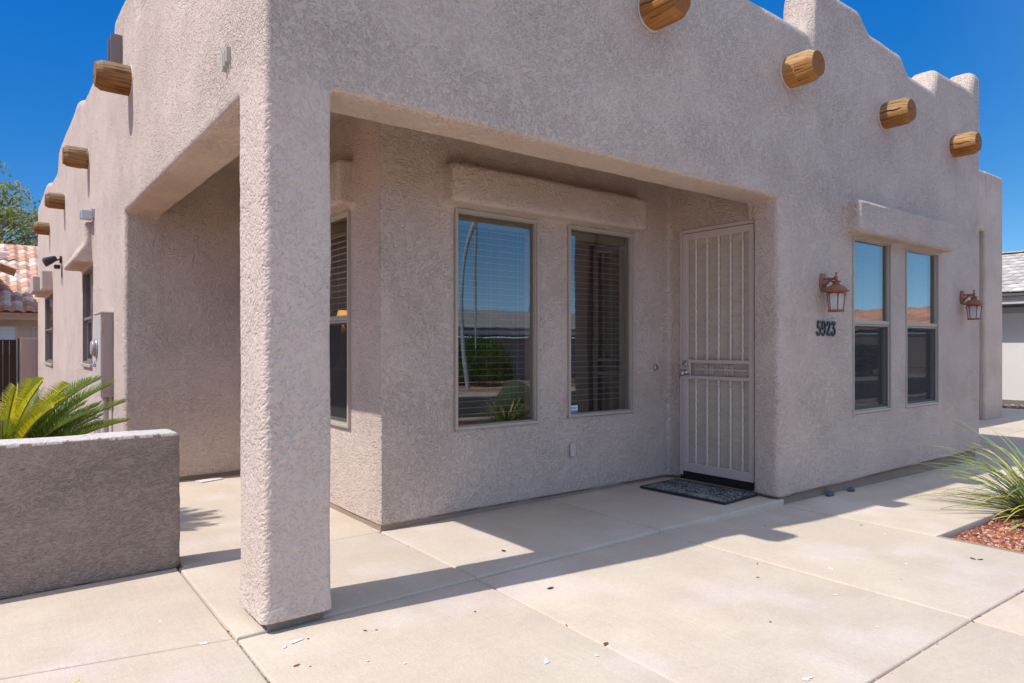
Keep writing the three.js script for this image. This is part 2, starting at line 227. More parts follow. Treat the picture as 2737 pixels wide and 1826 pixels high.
const holes = [[2.470, 3.184, 0.595, 2.065, -4.1, -3.7], [3.488, 4.206, 0.615, 2.065, -4.1, -3.7], [1.7, 2.2, 0.605, 2.055, -5.3, -4.275], [5.712, 6.408, 0.588, 2.068, -3.2, -2.6], [6.718, 7.443, 0.588, 2.065, -3.2, -2.6],
  [0.6, 1.2, 0.97, 1.995, -9.28, -8.41], [0.6, 1.2, 0.865, 2.06, -15.9, -14.0], [4.5, 4.715, 0.0, 2.118, -3.698, -2.968]];
function body(x, y, z, fine = true) {
  let outer = smax(XL - x, z - ZF, 0.034);
  if (y < 0.16 && x < 1.25 && z > -3.2) outer -= 0.012 * sstep(0.16, 0.02, y);
  let d = smax(outer, -Math.max(XL + T - x, z - (ZF - T)), 0.05);
  d = smax(d, x - 8.565, 0.05); d = smax(d, -18.5 - z, 0.04);
  const front = z > ZF - T - 0.01 && x > XL + T, u = front ? x : z > ZF - T ? -2.9 : z, pf = front ? profF : profS, h = pf(u), sl = (pf(u + 0.02) - pf(u - 0.02)) / 0.04;
  d = smax(d, (y - h) / Math.hypot(1, sl), 0.10);
  d = smax(d, -sdBox(x, y, z, 1.158, 4.60, -1, 2.24, -3.4, -2.3), 0.032);
  d = smax(d, -sdBox(x, y, z, 0.4, 1.5, -1, 2.24, -6.315, -3.105), 0.04);
  let w = Math.min(sdBox(x, y, z, XI, 4.9, -1, 2.74, ZB - 0.2, ZB), sdBox(x, y, z, XI, XI + 0.2, -1, 2.74, -6.6, ZB));
  w = smax(w, -(Math.min(x - XI, ZB - z) + 0), 0.05) ;   // soften the outer corner of the porch walls
  w = smin(w, sdBox(x, y, z, XL + 0.1, 2.2, -1, 2.74, -6.55, -6.315), 0.05);
  w = smin(w, sdBox(x, y, z, XD, 4.86, -1, 2.74, -4.0, -2.85), 0.04);
  w = smin(w, sdBox(x, y, z, 4.60, 4.75, -1, 2.74, -2.96, -2.80), 0.05);
  d = smin(d, w, 0.03);
  for (const l of lintels) { const x0 = l === lintels[3] ? lerp(0.685, 0.80, sstep(2.04, 2.28, y)) : l[0], q = sdBox(x, y, z, x0 + 0.034, l[1] - 0.034, l[2] + 0.034, l[3] - 0.034, l[4] + 0.034, l[5] - 0.034) - 0.034; if (q < 0.4) d = smin(d, q, 0.028); }
  if (fine && Math.abs(d) < 0.08) d += 0.006 * noise3(x * 2.6, y * 2.6, z * 2.6) + 0.0025 * noise3(x * 8.5 + 9, y * 8.5, z * 8.5);
  for (const o of holes) { const q = sdBox(x, y, z, ...o); if (q < 0.3) d = Math.max(d, -q); }
  return Math.max(d, 0.035 - y);
}
const wallUV = (x, y, z, pl) => { const wu = 0.09 * Math.sin(y * 2.1 + x * 1.3 + 1) + 0.07 * Math.sin(z * 1.7 - y * 0.9), wv = 0.09 * Math.sin(x * 1.9 + z * 1.1) + 0.05 * Math.sin(y * 2.3); return [(pl === 0 ? z + 0.77 : x) + wu, (pl === 1 ? z : y) + wv]; };
function surface(f, lo, hi, h, keep, pick) {   // naive surface nets over the cells near the surface; pick(x, y, z) names the part
  const B = 8, n = [0, 1, 2].map((k) => Math.ceil((hi[k] - lo[k]) / h / B)), sx = n[0] * B + 2, sy = n[1] * B + 2, verts = new Map(), vp = [], edges = [];
  const key = (i, j, k) => (k * sy + j) * sx + i, S = B + 1, s = new Float32Array(S * S * S);
  for (let bk = 0; bk < n[2]; bk++) for (let bj = 0; bj < n[1]; bj++) for (let bi = 0; bi < n[0]; bi++) {
    const i0 = bi * B, j0 = bj * B, k0 = bk * B, R = B * h * 0.5;
    if (Math.abs(f(lo[0] + i0 * h + R, lo[1] + j0 * h + R, lo[2] + k0 * h + R, false)) > R * 1.74 + 0.06) continue;
    for (let k = 0; k < S; k++) for (let j = 0; j < S; j++) for (let i = 0; i < S; i++) s[(k * S + j) * S + i] = f(lo[0] + (i0 + i) * h, lo[1] + (j0 + j) * h, lo[2] + (k0 + k) * h);
    for (let k = 0; k < B; k++) for (let j = 0; j < B; j++) for (let i = 0; i < B; i++) {
      const at = (k * S + j) * S + i, c = [s[at], s[at + 1], s[at + S], s[at + S + 1], s[at + S * S], s[at + S * S + 1], s[at + S * S + S], s[at + S * S + S + 1]];
      let m = 0; for (let q = 0; q < 8; q++) if (c[q] < 0) m |= 1 << q;
      if (m !== 0 && m !== 255) {
        let px = 0, py = 0, pz = 0, e = 0;
        for (let a = 0; a < 8; a++) for (const bit of [1, 2, 4]) if (!(a & bit)) { const b = a | bit; if ((c[a] < 0) !== (c[b] < 0)) { const t = c[a] / (c[a] - c[b]); px += (a & 1) + (bit === 1 ? t : 0); py += ((a >> 1) & 1) + (bit === 2 ? t : 0); pz += ((a >> 2) & 1) + (bit === 4 ? t : 0); e++; } }
        verts.set(key(i0 + i, j0 + j, k0 + k), vp.length / 3); vp.push(lo[0] + (i0 + i + px / e) * h, lo[1] + (j0 + j + py / e) * h, lo[2] + (k0 + k + pz / e) * h);
      }
      for (const [ax, q] of [[0, 1], [1, 2], [2, 4]]) if ((c[0] < 0) !== (c[q] < 0)) edges.push(i0 + i, j0 + j, k0 + k, ax, c[0] < 0 ? 1 : 0);
    }
  }
  const N = vp.length / 3, nrm = new Float32Array(N * 3), E = 0.004;
  for (let v = 0; v < N; v++) {
    let x = vp[3 * v], y = vp[3 * v + 1], z = vp[3 * v + 2], gx, gy, gz;
    for (let it = 0; it < 2; it++) { const d = f(x, y, z); gx = f(x + E, y, z) - f(x - E, y, z); gy = f(x, y + E, z) - f(x, y - E, z); gz = f(x, y, z + E) - f(x, y, z - E); const l = Math.hypot(gx, gy, gz) || 1; gx /= l; gy /= l; gz /= l; if (it === 0) { const t = clamp(d, -h * 0.6, h * 0.6); x -= gx * t; y -= gy * t; z -= gz * t; } }
    vp[3 * v] = x; vp[3 * v + 1] = y; vp[3 * v + 2] = z; nrm[3 * v] = gx; nrm[3 * v + 1] = gy; nrm[3 * v + 2] = gz;
  }
  const parts = {};
  for (let e = 0; e < edges.length; e += 5) {
    const [i, j, k, ax, inside] = edges.slice(e, e + 5), q = ax === 0 ? [[0, -1, -1], [0, 0, -1], [0, 0, 0], [0, -1, 0]] : ax === 1 ? [[-1, 0, -1], [-1, 0, 0], [0, 0, 0], [0, 0, -1]] : [[-1, -1, 0], [0, -1, 0], [0, 0, 0], [-1, 0, 0]];
    const v = q.map(([a, b, c]) => i + a < 0 || j + b < 0 || k + c < 0 ? undefined : verts.get(key(i + a, j + b, k + c))); if (v.some((a) => a === undefined)) continue;
    let cx = 0, cy = 0, cz = 0, nx = 0, ny = 0, nz = 0; for (const a of v) { cx += vp[3 * a] / 4; cy += vp[3 * a + 1] / 4; cz += vp[3 * a + 2] / 4; nx += nrm[3 * a]; ny += nrm[3 * a + 1]; nz += nrm[3 * a + 2]; }
    if (!keep(cx, cy, cz, nx / 4, ny / 4, nz / 4)) continue;
    const name = pick(cx, cy, cz), P = parts[name] ??= { pos: [], nor: [], uv: [], idx: [], seen: new Map() };
    const X = Math.abs(nx), Y = Math.abs(ny), Z = Math.abs(nz), pl = X > Y && X > Z ? 0 : Y > Z ? 1 : 2;
    const w = v.map((a) => { const id = a * 3 + pl; if (P.seen.has(id)) return P.seen.get(id); const x = vp[3 * a], y = vp[3 * a + 1], z = vp[3 * a + 2], m = P.pos.length / 3; P.pos.push(x, y, z); P.nor.push(nrm[3 * a], nrm[3 * a + 1], nrm[3 * a + 2]);
      P.uv.push(...wallUV(x, y, z, pl)); P.seen.set(id, m); return m; });
    if (inside) P.idx.push(w[0], w[1], w[2], w[0], w[2], w[3]); else P.idx.push(w[0], w[2], w[1], w[0], w[3], w[2]);
  }
  const out = {}; for (const [name, P] of Object.entries(parts)) { const g = new THREE.BufferGeometry(); g.setAttribute('position', new THREE.Float32BufferAttribute(P.pos, 3)); g.setAttribute('normal', new THREE.Float32BufferAttribute(P.nor, 3)); g.setAttribute('uv', new THREE.Float32BufferAttribute(P.uv, 2)); g.setIndex(P.idx); out[name] = g; }
  return out;
}
const house = thing('adobe_house', 'taupe stucco adobe house with log ends, covered corner porch and stepped parapet', 'house');
const keepWall = (x, y, z, nx, ny, nz) => {
  if (ny < -0.8 && y < 0.06) return false;
  if (y < 2.72) { if (x > 1.0 && z < -6.47) return false; if (x > 2.06 && z < -3.98) return false; if (x > 4.82 && z < -2.99) return false; if (x > XI + 0.18 && z < ZB - 0.18 && nx > 0.5) return false; }
  return true;
};
const inBox = (l, x, y, z, e) => x > l[0] - e && x < l[1] + e && y > l[2] - e && y < l[3] + e && z > l[4] - e && z < l[5] + e;
const pickPart = (x, y, z) => { for (let i = 0; i < lintels.length; i++) { const l = lintels[i]; if (inBox(l, x, y, z, 0.012) && (i === 0 ? z > ZB + 0.014 : i === 2 ? z > ZF + 0.014 : i === 1 ? x < XI - 0.014 : x < XL - 0.014)) return 'window_lintel#' + i; } return x < 1.16 && z > -3.12 && y < 2.235 ? 'pillar' : 'wall'; };
for (const [name, g] of Object.entries(surface(body, [0.55, -0.02, -18.7], [8.7, 4.6, -2.55], 0.0215, (x, y, z, ...n) => keepWall(x, y, z, ...n) && pickPart(x, y, z) !== 'pillar', pickPart))) part(name.split('#')[0], g, stucco, house);
const reliefBody = (x, y, z, fine = true) => { let d = body(x, y, z, fine); if (fine && Math.abs(d) < 0.03) { const ax = Math.abs(x - 1.012) / 0.142, az = Math.abs(z + 2.932) / 0.174, t = sstep(-0.06, 0.06, ax - az), f = sstep(2.21, 2.12, y) * 0.0050; d -= f * (lerp(t < 1 ? stuccoAt(...wallUV(x, y, z, 2)) : 0, t > 0 ? stuccoAt(...wallUV(x, y, z, 0)) : 0, t) - 0.62); } return d; };
for (const g of Object.values(surface(reliefBody, [0.80, -0.02, -3.16], [1.22, 2.30, -2.70], 0.0068, (x, y, z, ...n) => keepWall(x, y, z, ...n) && pickPart(x, y, z) === 'pillar', () => 'p'))) part('pillar', g, stuccoFlat, house);
// closed shell behind the faces: roof deck, rear and right walls, floor, partitions
part('roof_deck', box(1.0, 8.4, 2.70, 2.86, -18.35, -2.92), stuccoPlain, house);
part('rear_wall', merge(box(1.0, 8.5, -0.1, 3.7, -18.45, -18.2), box(8.3, 8.55, -0.1, 3.7, -18.2, -3.0)), stuccoPlain, house);
part('interior_floor', merge(box(2.0, 8.35, -0.05, 0.03, -18.2, -3.96), box(4.9, 8.35, -0.05, 0.031, -3.96, -3.0)), std(col(0.16, 0.10, 0.06), 0.5), house);
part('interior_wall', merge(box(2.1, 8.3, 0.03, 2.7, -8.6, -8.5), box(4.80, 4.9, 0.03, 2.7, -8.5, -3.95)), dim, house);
part('footing', merge(box(0.897, 1.13, -0.12, 0.05, -3.08, -2.785), box(4.635, 8.50, -0.2, 0.05, -3.0, -2.785), box(1.93, 4.70, -0.1, 0.05, -4.0, -3.842), box(1.932, 2.1, -0.1, 0.049, -6.4, -3.90), box(0.9, 2.0, -0.1, 0.05, -6.6, -6.335), box(0.895, 1.1, -0.2, 0.049, -18.4, -6.36), box(4.68, 4.9, -0.1, 0.049, -3.83, -3.01)), footing, house);

// ------------------------------------------------------------------ log ends (vigas), scuppers, small fittings of the house
const logTone = (() => { const N = 512, a = grid(64, 81), b = grid(9, 82), c = grid(256, 83); return dataTex(N, (i, j) => {
  const u = i / N, g = 0.5 * pnoise(a, 64, u * 64, j / N * 3) + 0.3 * pnoise(c, 256, u * 256, j / N * 6) + 0.2 * pnoise(b, 9, u * 9, j / N * 2);
  const grey = sstep(0.16, 0.42, Math.abs(u - 0.5) + (g - 0.5) * 0.55), dark = sstep(0.36, 0.22, g);
  let r = 0.66 + 0.26 * (g - 0.4), gg = 0.45 + 0.28 * (g - 0.4), bb = 0.22 + 0.24 * (g - 0.4);
  r = lerp(r, 0.72, grey * 0.75); gg = lerp(gg, 0.63, grey * 0.75); bb = lerp(bb, 0.50, grey * 0.75);
  const k = 1 - 0.30 * dark; return [r * k, gg * k, bb * k]; }, true); })();
const logBump = (() => { const N = 512, a = grid(64, 81), c = grid(256, 83); return dataTex(N, (i, j) => 0.5 * pnoise(a, 64, i / N * 64, j / N * 3) + 0.4 * pnoise(c, 256, i / N * 256, j / N * 6)); })();
const ringTone = (() => { const N = 256, a = grid(24, 84), b = grid(64, 85); return dataTex(N, (i, j) => { const x = i / N - 0.5, y = j / N - 0.5, r = Math.hypot(x, y) + 0.02 * (pnoise(a, 24, i / N * 24, j / N * 24) - 0.5), ring = 0.5 + 0.5 * Math.sin(r * 150), n = pnoise(b, 64, i / 4, j / 4), k = 0.80 + 0.16 * ring * n + 0.14 * (n - 0.5) - 0.25 * sstep(0.5, 0.42, Math.abs(Math.atan2(y, x) - 0.6) < 0.04 ? 0.3 : 0.6); return [0.72 * k, 0.47 * k, 0.20 * k]; }, true); })();
const logMat = std(col(0.92, 0.85, 0.72), 0.75, { map: logTone, bumpMap: logBump, bumpScale: 0.006 }), ringMat = std(col(0.92, 0.80, 0.62), 0.8, { map: ringTone }), crackMat = std(col(0.05, 0.03, 0.02), 1), mortar = std(col(0.60, 0.54, 0.50), 0.9);
function viga(r, L, seed) {   // axis along +z from the wall, hand-peeled and chamfered at the end
  const rr = rng(seed), n = 40, m = 9, rad = []; for (let k = 0; k < n; k++) rad.push(1 + 0.030 * Math.sin(k / n * 6.283 * 3 + rr() * 0.4 + seed) + 0.018 * Math.sin(k / n * 6.283 * 7 + seed * 2));
  const pos = [], uv = [], idx = [], prof = [[-0.05, 1], [0, 1], [L * 0.3, 1.005], [L * 0.6, 1], [L - 0.045, 0.99], [L - 0.038, 0.975], [L - 0.004, 0.80], [L, 0.78], [L + 0.0005, 0.775]];
  for (let a = 0; a < m; a++) for (let k = 0; k <= n; k++) { const t = k / n * 6.2832 + Math.PI / 2, q = r * prof[a][1] * rad[k % n]; pos.push(Math.cos(t) * q, Math.sin(t) * q, prof[a][0]); uv.push(k / n, prof[a][0] * 1.6 + seed * 0.37); }
  for (let a = 0; a < m - 1; a++) for (let k = 0; k < n; k++) { const p = a * (n + 1) + k; idx.push(p, p + 1, p + n + 2, p, p + n + 2, p + n + 1); }
  const side = new THREE.BufferGeometry(); side.setAttribute('position', new THREE.Float32BufferAttribute(pos, 3)); side.setAttribute('uv', new THREE.Float32BufferAttribute(uv, 2)); side.setIndex(idx); side.computeVertexNormals();
  const end = new THREE.CircleGeometry(r * 0.79, 32).translate(0, 0, L + 0.0006);
  const a0 = -0.35 + rr() * 0.7 + Math.PI, cs = [];   // the drying crack, a dark wedge let into the side and the end
  if (seed % 3 !== 2) { const w = 0.0042, pts = []; for (let k = 0; k <= 8; k++) { const z = 0.01 + (L - 0.05) * k / 8, an = a0 + 0.035 * Math.sin(k * 1.3 + seed) + 0.02 * k / 8; pts.push([Math.cos(an) * r * 1.012, Math.sin(an) * r * 1.012, z, w * (0.4 + 0.6 * Math.sin(k / 8 * 2.6 + 0.4))]); } for (let k = 0; k < 8; k++) { const [x, y, z, h] = pts[k], [x2, y2, z2, h2] = pts[k + 1]; cs.push(cyl(h, h2, V(x, y, z).multiplyScalar(1), V(x2, y2, z2), 6)); } cs.push(cyl(0.004, 0.002, V(Math.cos(a0) * r * 0.78, Math.sin(a0) * r * 0.78, L), V(0, 0, L), 6)); }
  for (let q = 0; q < 6; q++) { const a = a0 + 0.5 + q * 0.95 + rr() * 0.5, R = r * (0.45 + 0.32 * rr()), e = V(Math.cos(a) * R, Math.sin(a) * R, L); cs.push(cyl(0.0016, 0.0006, e, V(Math.cos(a + 0.2) * r * 0.12, Math.sin(a + 0.2) * r * 0.12, L), 4)); const z0 = L * (0.1 + 0.4 * rr()), z1 = z0 + L * (0.2 + 0.3 * rr()); cs.push(cyl(0.0022, 0.0008, V(Math.cos(a) * r * 1.005, Math.sin(a) * r * 1.005, z0), V(Math.cos(a + 0.05) * r * 0.998, Math.sin(a + 0.05) * r * 0.998, z1), 4)); }
  const collar = new THREE.TorusGeometry(r * 1.01, 0.007, 6, 48).translate(0, 0, -0.001); { const p = collar.attributes.position, q = rng(seed + 5); for (let i = 0; i < p.count; i++) p.setXYZ(i, p.getX(i) * (1 + 0.07 * (q() - 0.5)), p.getY(i) * (1 + 0.07 * (q() - 0.5)), p.getZ(i)); collar.computeVertexNormals(); }
  return { side, end, crack: cs.length ? merge(cs) : null, collar };
}
const logMats = [[0.92, 0.85, 0.72], [0.78, 0.72, 0.62], [1.0, 0.95, 0.86]].map((c) => { const m = logMat.clone(); m.color.setRGB(...c); return m; });
const logGrey = std(col(0.58, 0.56, 0.55), 0.85, { map: logTone, bumpMap: logBump, bumpScale: 0.008 });
function addViga(x, y, z, turn, L, seed, tilt = 0) {
  const v = viga(0.112, L, seed), o = part('log_end', v.side, turn ? logGrey : logMats[seed % 3], house); o.position.set(x, y, z); o.rotation.set(tilt, turn, 0, 'YXZ');
  part('cut_face', v.end, ringMat, o); if (v.crack) part('crack', v.crack, crackMat, o).userData.kind = 'stuff'; part('collar', v.collar, mortar, o);
}
[[1.64, 3.19], [3.19, 3.185], [4.735, 3.19], [6.285, 3.185], [7.815, 3.19]].forEach(([x, y], i) => addViga(x, y, ZF, 0, 0.225, i * 2 + 1));
[[-4.6, 3.2], [-6.0, 3.215], [-8.80, 3.215], [-11.73, 3.24], [-14.8, 3.27]].forEach(([z, y], i) => { if (i) addViga(XL, y, z, -Math.PI / 2, 0.235, i * 2 + 4); });
const taupePaint = std(col(0.40, 0.31, 0.275), 0.5), greyPaint = std(col(0.52, 0.455, 0.43), 0.45), paleGrey = std(col(0.55, 0.55, 0.58), 0.5), steelBlack = std(col(0.015, 0.016, 0.02), 0.45), galv = std(col(0.45, 0.46, 0.48), 0.35, { metalness: 0.8 }), whitePlastic = std(col(0.72, 0.70, 0.68), 0.5);
part('scupper', merge(box(0.785, 0.90, 3.47, 3.485, -6.53, -6.37), box(0.785, 0.90, 3.485, 3.70, -6.53, -6.515), box(0.785, 0.90, 3.485, 3.70, -6.385, -6.37)), std(col(0.22, 0.175, 0.16), 0.55), house);
{ const g = []; for (let k = 0; k < 3; k++) g.push(rbox(XL - 0.022, XL + 0.002, 2.415 + k * 0.012, 2.50 + k * 0.004, -3.30 + k * 0.032, -3.283 + k * 0.032, 0.003)); part('wall_vent', merge(g), std(col(0.46, 0.42, 0.36), 0.6), house); }

// ------------------------------------------------------------------ windows
const ring = (x0, x1, y0, y1, w, z0, z1) => merge(rbox(x0, x0 + w, y0, y1, z0, z1, 0.003), rbox(x1 - w, x1, y0, y1, z0, z1, 0.003), rbox(x0 + w - 0.002, x1 - w + 0.002, y0, y0 + w, z0, z1 - 0.0015, 0.003), rbox(x0 + w - 0.002, x1 - w + 0.002, y1 - w, y1, z0, z1 - 0.0015, 0.003));
function pane(w, h, bow, z) {   // float glass held at its edges is never quite flat
  const g = new THREE.PlaneGeometry(w, h, 20, 28), p = g.attributes.position; for (let i = 0; i < p.count; i++) { const a = p.getX(i) / w * 2, b = p.getY(i) / h * 2; p.setZ(i, z - bow * (1 - a * a) * (1 - b * b) + 0.00008 * Math.sin(a * 7 + b * 3)); } g.computeVertexNormals(); return g; }
const slatGeo = (w) => new RoundedBoxGeometry(w, 0.0022, 0.027, 1, 0.0009).rotateX(0.05);
const sideFrame = std(col(0.20, 0.155, 0.13), 0.5);
function makeWindow(pos, turn, w, h, o) {
  const win = sub('window', house, pos, turn), F = 0.019;
  const fm = o.dark ? frameDark : frameMat, rail = o.rail;
  part('frame', merge(ring(0, w, 0, h, F, -0.075, 0.008), ring(F - 0.002, w - F + 0.002, F - 0.002, h - F + 0.002, 0.008, -0.08, -0.014)), o.fm ?? frameMat, win);
  const gx0 = F + 0.008, gx1 = w - F - 0.008, add = (y0, y1, z, bow) => { const m = part('pane', pane(gx1 - gx0, y1 - y0, bow, 0).translate((gx0 + gx1) / 2, (y0 + y1) / 2, z), glass, win); return m; };
  if (!rail) { add(F, h - F, -0.040, o.bow ?? 0.0006); if (o.twin) add(F, h - F, -0.054, 0.0004); }
  else {
    part('meeting_rail', rbox(F - 0.003, w - F + 0.003, rail - 0.014, rail + 0.019, -0.06, -0.004, 0.004), o.fm ?? frameMat, win);
    add(rail + 0.02, h - F, -0.030, o.bow ?? 0.001); if (o.twin) add(rail + 0.02, h - F, -0.044, (o.bow ?? 0.001) * 0.8);
    part('sash', ring(F + 0.004, w - F - 0.004, F, rail - 0.012, 0.028, -0.064, -0.034), fm, win);
    add(F + 0.02, rail - 0.03, -0.050, o.bow ?? 0.001); if (o.twin) add(F + 0.02, rail - 0.03, -0.060, (o.bow ?? 0.001) * 0.8);
    if (o.screen) { const f2 = part('screen_frame', ring(F + 0.001, w - F - 0.001, F - 0.002, rail - 0.016, 0.014, -0.020, -0.010), frameMat, win); part('insect_screen', new THREE.PlaneGeometry(w - 2 * F - 0.02, rail - F - 0.03).translate(w / 2, (F + rail) / 2, -0.015), screenMesh, f2); }
  }
  if (o.blind) {
    const y0 = (o.blind[0] ?? 0.02), y1 = h - 0.075; const hr = part('head_rail', rbox(gx0 - 0.005, gx1 + 0.005, h - 0.085, h - 0.022, -0.155, -0.095, 0.004), blindRail, win);
    const g = slatGeo(gx1 - gx0 - 0.01); for (let y = y1 - 0.03; y > y0 + 0.03; y -= 0.0445) { const s = part('blind_slat', g, blindMat, win); s.position.set((gx0 + gx1) / 2, y, -0.125); }
    const c = []; for (const t of [0.14, 0.5, 0.86]) for (const dz of [-0.101, -0.149]) c.push(cyl(0.0009, 0.0009, V(lerp(gx0, gx1, t), y0, dz), V(lerp(gx0, gx1, t), y1, dz), 4)); part('ladder_cord', merge(c), blindMat, win).userData.kind = 'stuff';
  }
  return win;
}
makeWindow([2.464, 0.590, ZB], 0, 0.726, 1.482, { blind: [0.04], bow: 0.0007 });
const wb = makeWindow([3.482, 0.610, ZB], 0, 0.730, 1.462, { blind: [0.04], bow: 0.0006 });
makeWindow([XI, 0.600, -5.30], -Math.PI / 2, 1.031, 1.460, { rail: 0.742, blind: [0.76], screen: true, bow: 0.0008 });
makeWindow([5.705, 0.583, ZF], 0, 0.709, 1.490, { rail: 0.772, blind: [0.80], screen: true, bow: 0.0008, twin: true });
makeWindow([6.712, 0.583, ZF], 0, 0.737, 1.486, { rail: 0.772, blind: [0.80], screen: true, bow: 0.0008, twin: true });
makeWindow([XL, 0.960, -9.29], -Math.PI / 2, 0.890, 1.040, { rail: 0.5, blind: [0.02], bow: 0.0003, fm: sideFrame, dark: true });
makeWindow([XL, 0.855, -15.91], -Math.PI / 2, 1.92, 1.21, { rail: 0.6, blind: [0.02], bow: 0.0003, fm: sideFrame, dark: true });
part('window_sill', merge(rbox(XL - 0.03, XL + 0.02, 0.925, 0.958, -9.3, -8.39, 0.005), rbox(XL - 0.03, XL + 0.02, 0.81, 0.853, -15.93, -13.98, 0.005)), std(col(0.42, 0.36, 0.31), 0.6), house);
{ // alarm sticker in the corner of the second porch window: white with blue lettering
  const c = document.createElement('canvas'); c.width = 256; c.height = 128; const x = c.getContext('2d'); x.fillStyle = '#dfe8f2'; x.fillRect(0, 0, 256, 128); x.fillStyle = '#4aa3dc'; x.fillRect(0, 92, 256, 36); x.fillStyle = '#173f9b'; x.font = 'bold 58px sans-serif'; x.textAlign = 'center'; x.fillText('RODIGY', 128, 70); x.fillStyle = '#8a1f5a'; x.fillRect(58, 26, 20, 46);
  const t = new THREE.CanvasTexture(c); t.colorSpace = THREE.SRGBColorSpace; const m = part('sticker', new THREE.PlaneGeometry(0.085, 0.05).translate(0.083, 0.060, -0.036), std(col(1, 1, 1), 0.5, { map: t }), wb); m.userData.label = 'white and blue alarm sticker';
}
// things inside that the panes let one guess: a curtain, a door frame and a lit lamp on a table
{ const g = new THREE.PlaneGeometry(0.55, 2.2, 60, 1), p = g.attributes.position; for (let i = 0; i < p.count; i++) p.setZ(i, 0.03 * Math.sin(p.getX(i) * 70)); g.computeVertexNormals(); part('curtain', g.translate(4.05, 1.2, -5.1), std(col(0.18, 0.15, 0.12), 0.9, { side: THREE.DoubleSide }), house); part('inner_door', merge(rbox(4.45, 4.52, 0.03, 2.1, -6.0, -5.9), rbox(4.50, 4.78, 0.03, 2.05, -5.98, -5.94), rbox(3.7, 3.78, 0.03, 2.1, -6.5, -6.4)), std(col(0.22, 0.20, 0.18), 0.6), house); }
{ const L = thing('table_lamp', 'small lit table lamp behind the blind of the narrow window beside the pillar', 'lamp', [2.60, 1.33, -5.94]);
  part('lamp_shade', new THREE.CylinderGeometry(0.045, 0.065, 0.085, 20, 1, true).translate(0, 0.11, 0), new THREE.MeshStandardMaterial({ color: col(0.5, 0.3, 0.1), emissive: col(1.0, 0.42, 0.06), emissiveIntensity: 1.6, side: THREE.DoubleSide }), L);
  part('lamp_base', lathe([[0.0, -0.39], [0.07, -0.39], [0.07, -0.37], [0.02, -0.22], [0.035, -0.1], [0.012, 0.02], [0, 0.02]]), std(col(0.2, 0.12, 0.07), 0.4), L);
  const p = new THREE.PointLight(new THREE.Color(1, 0.6, 0.25), 0.35); p.position.set(0, 0.1, 0); p.castShadow = true; L.add(p);
  const tb = thing('side_table', 'small dark side table under the lit lamp inside the house', 'table', [2.60, 0.03, -5.94]); part('top', rbox(-0.25, 0.25, 0.88, 0.91, -0.25, 0.25), std(col(0.10, 0.06, 0.04), 0.5), tb); for (const [a, b] of [[-1, -1], [1, -1], [-1, 1], [1, 1]]) part('leg', rbox(a * 0.21 - 0.02, a * 0.21 + 0.02, 0, 0.88, b * 0.21 - 0.02, b * 0.21 + 0.02), std(col(0.10, 0.06, 0.04), 0.5), tb); }

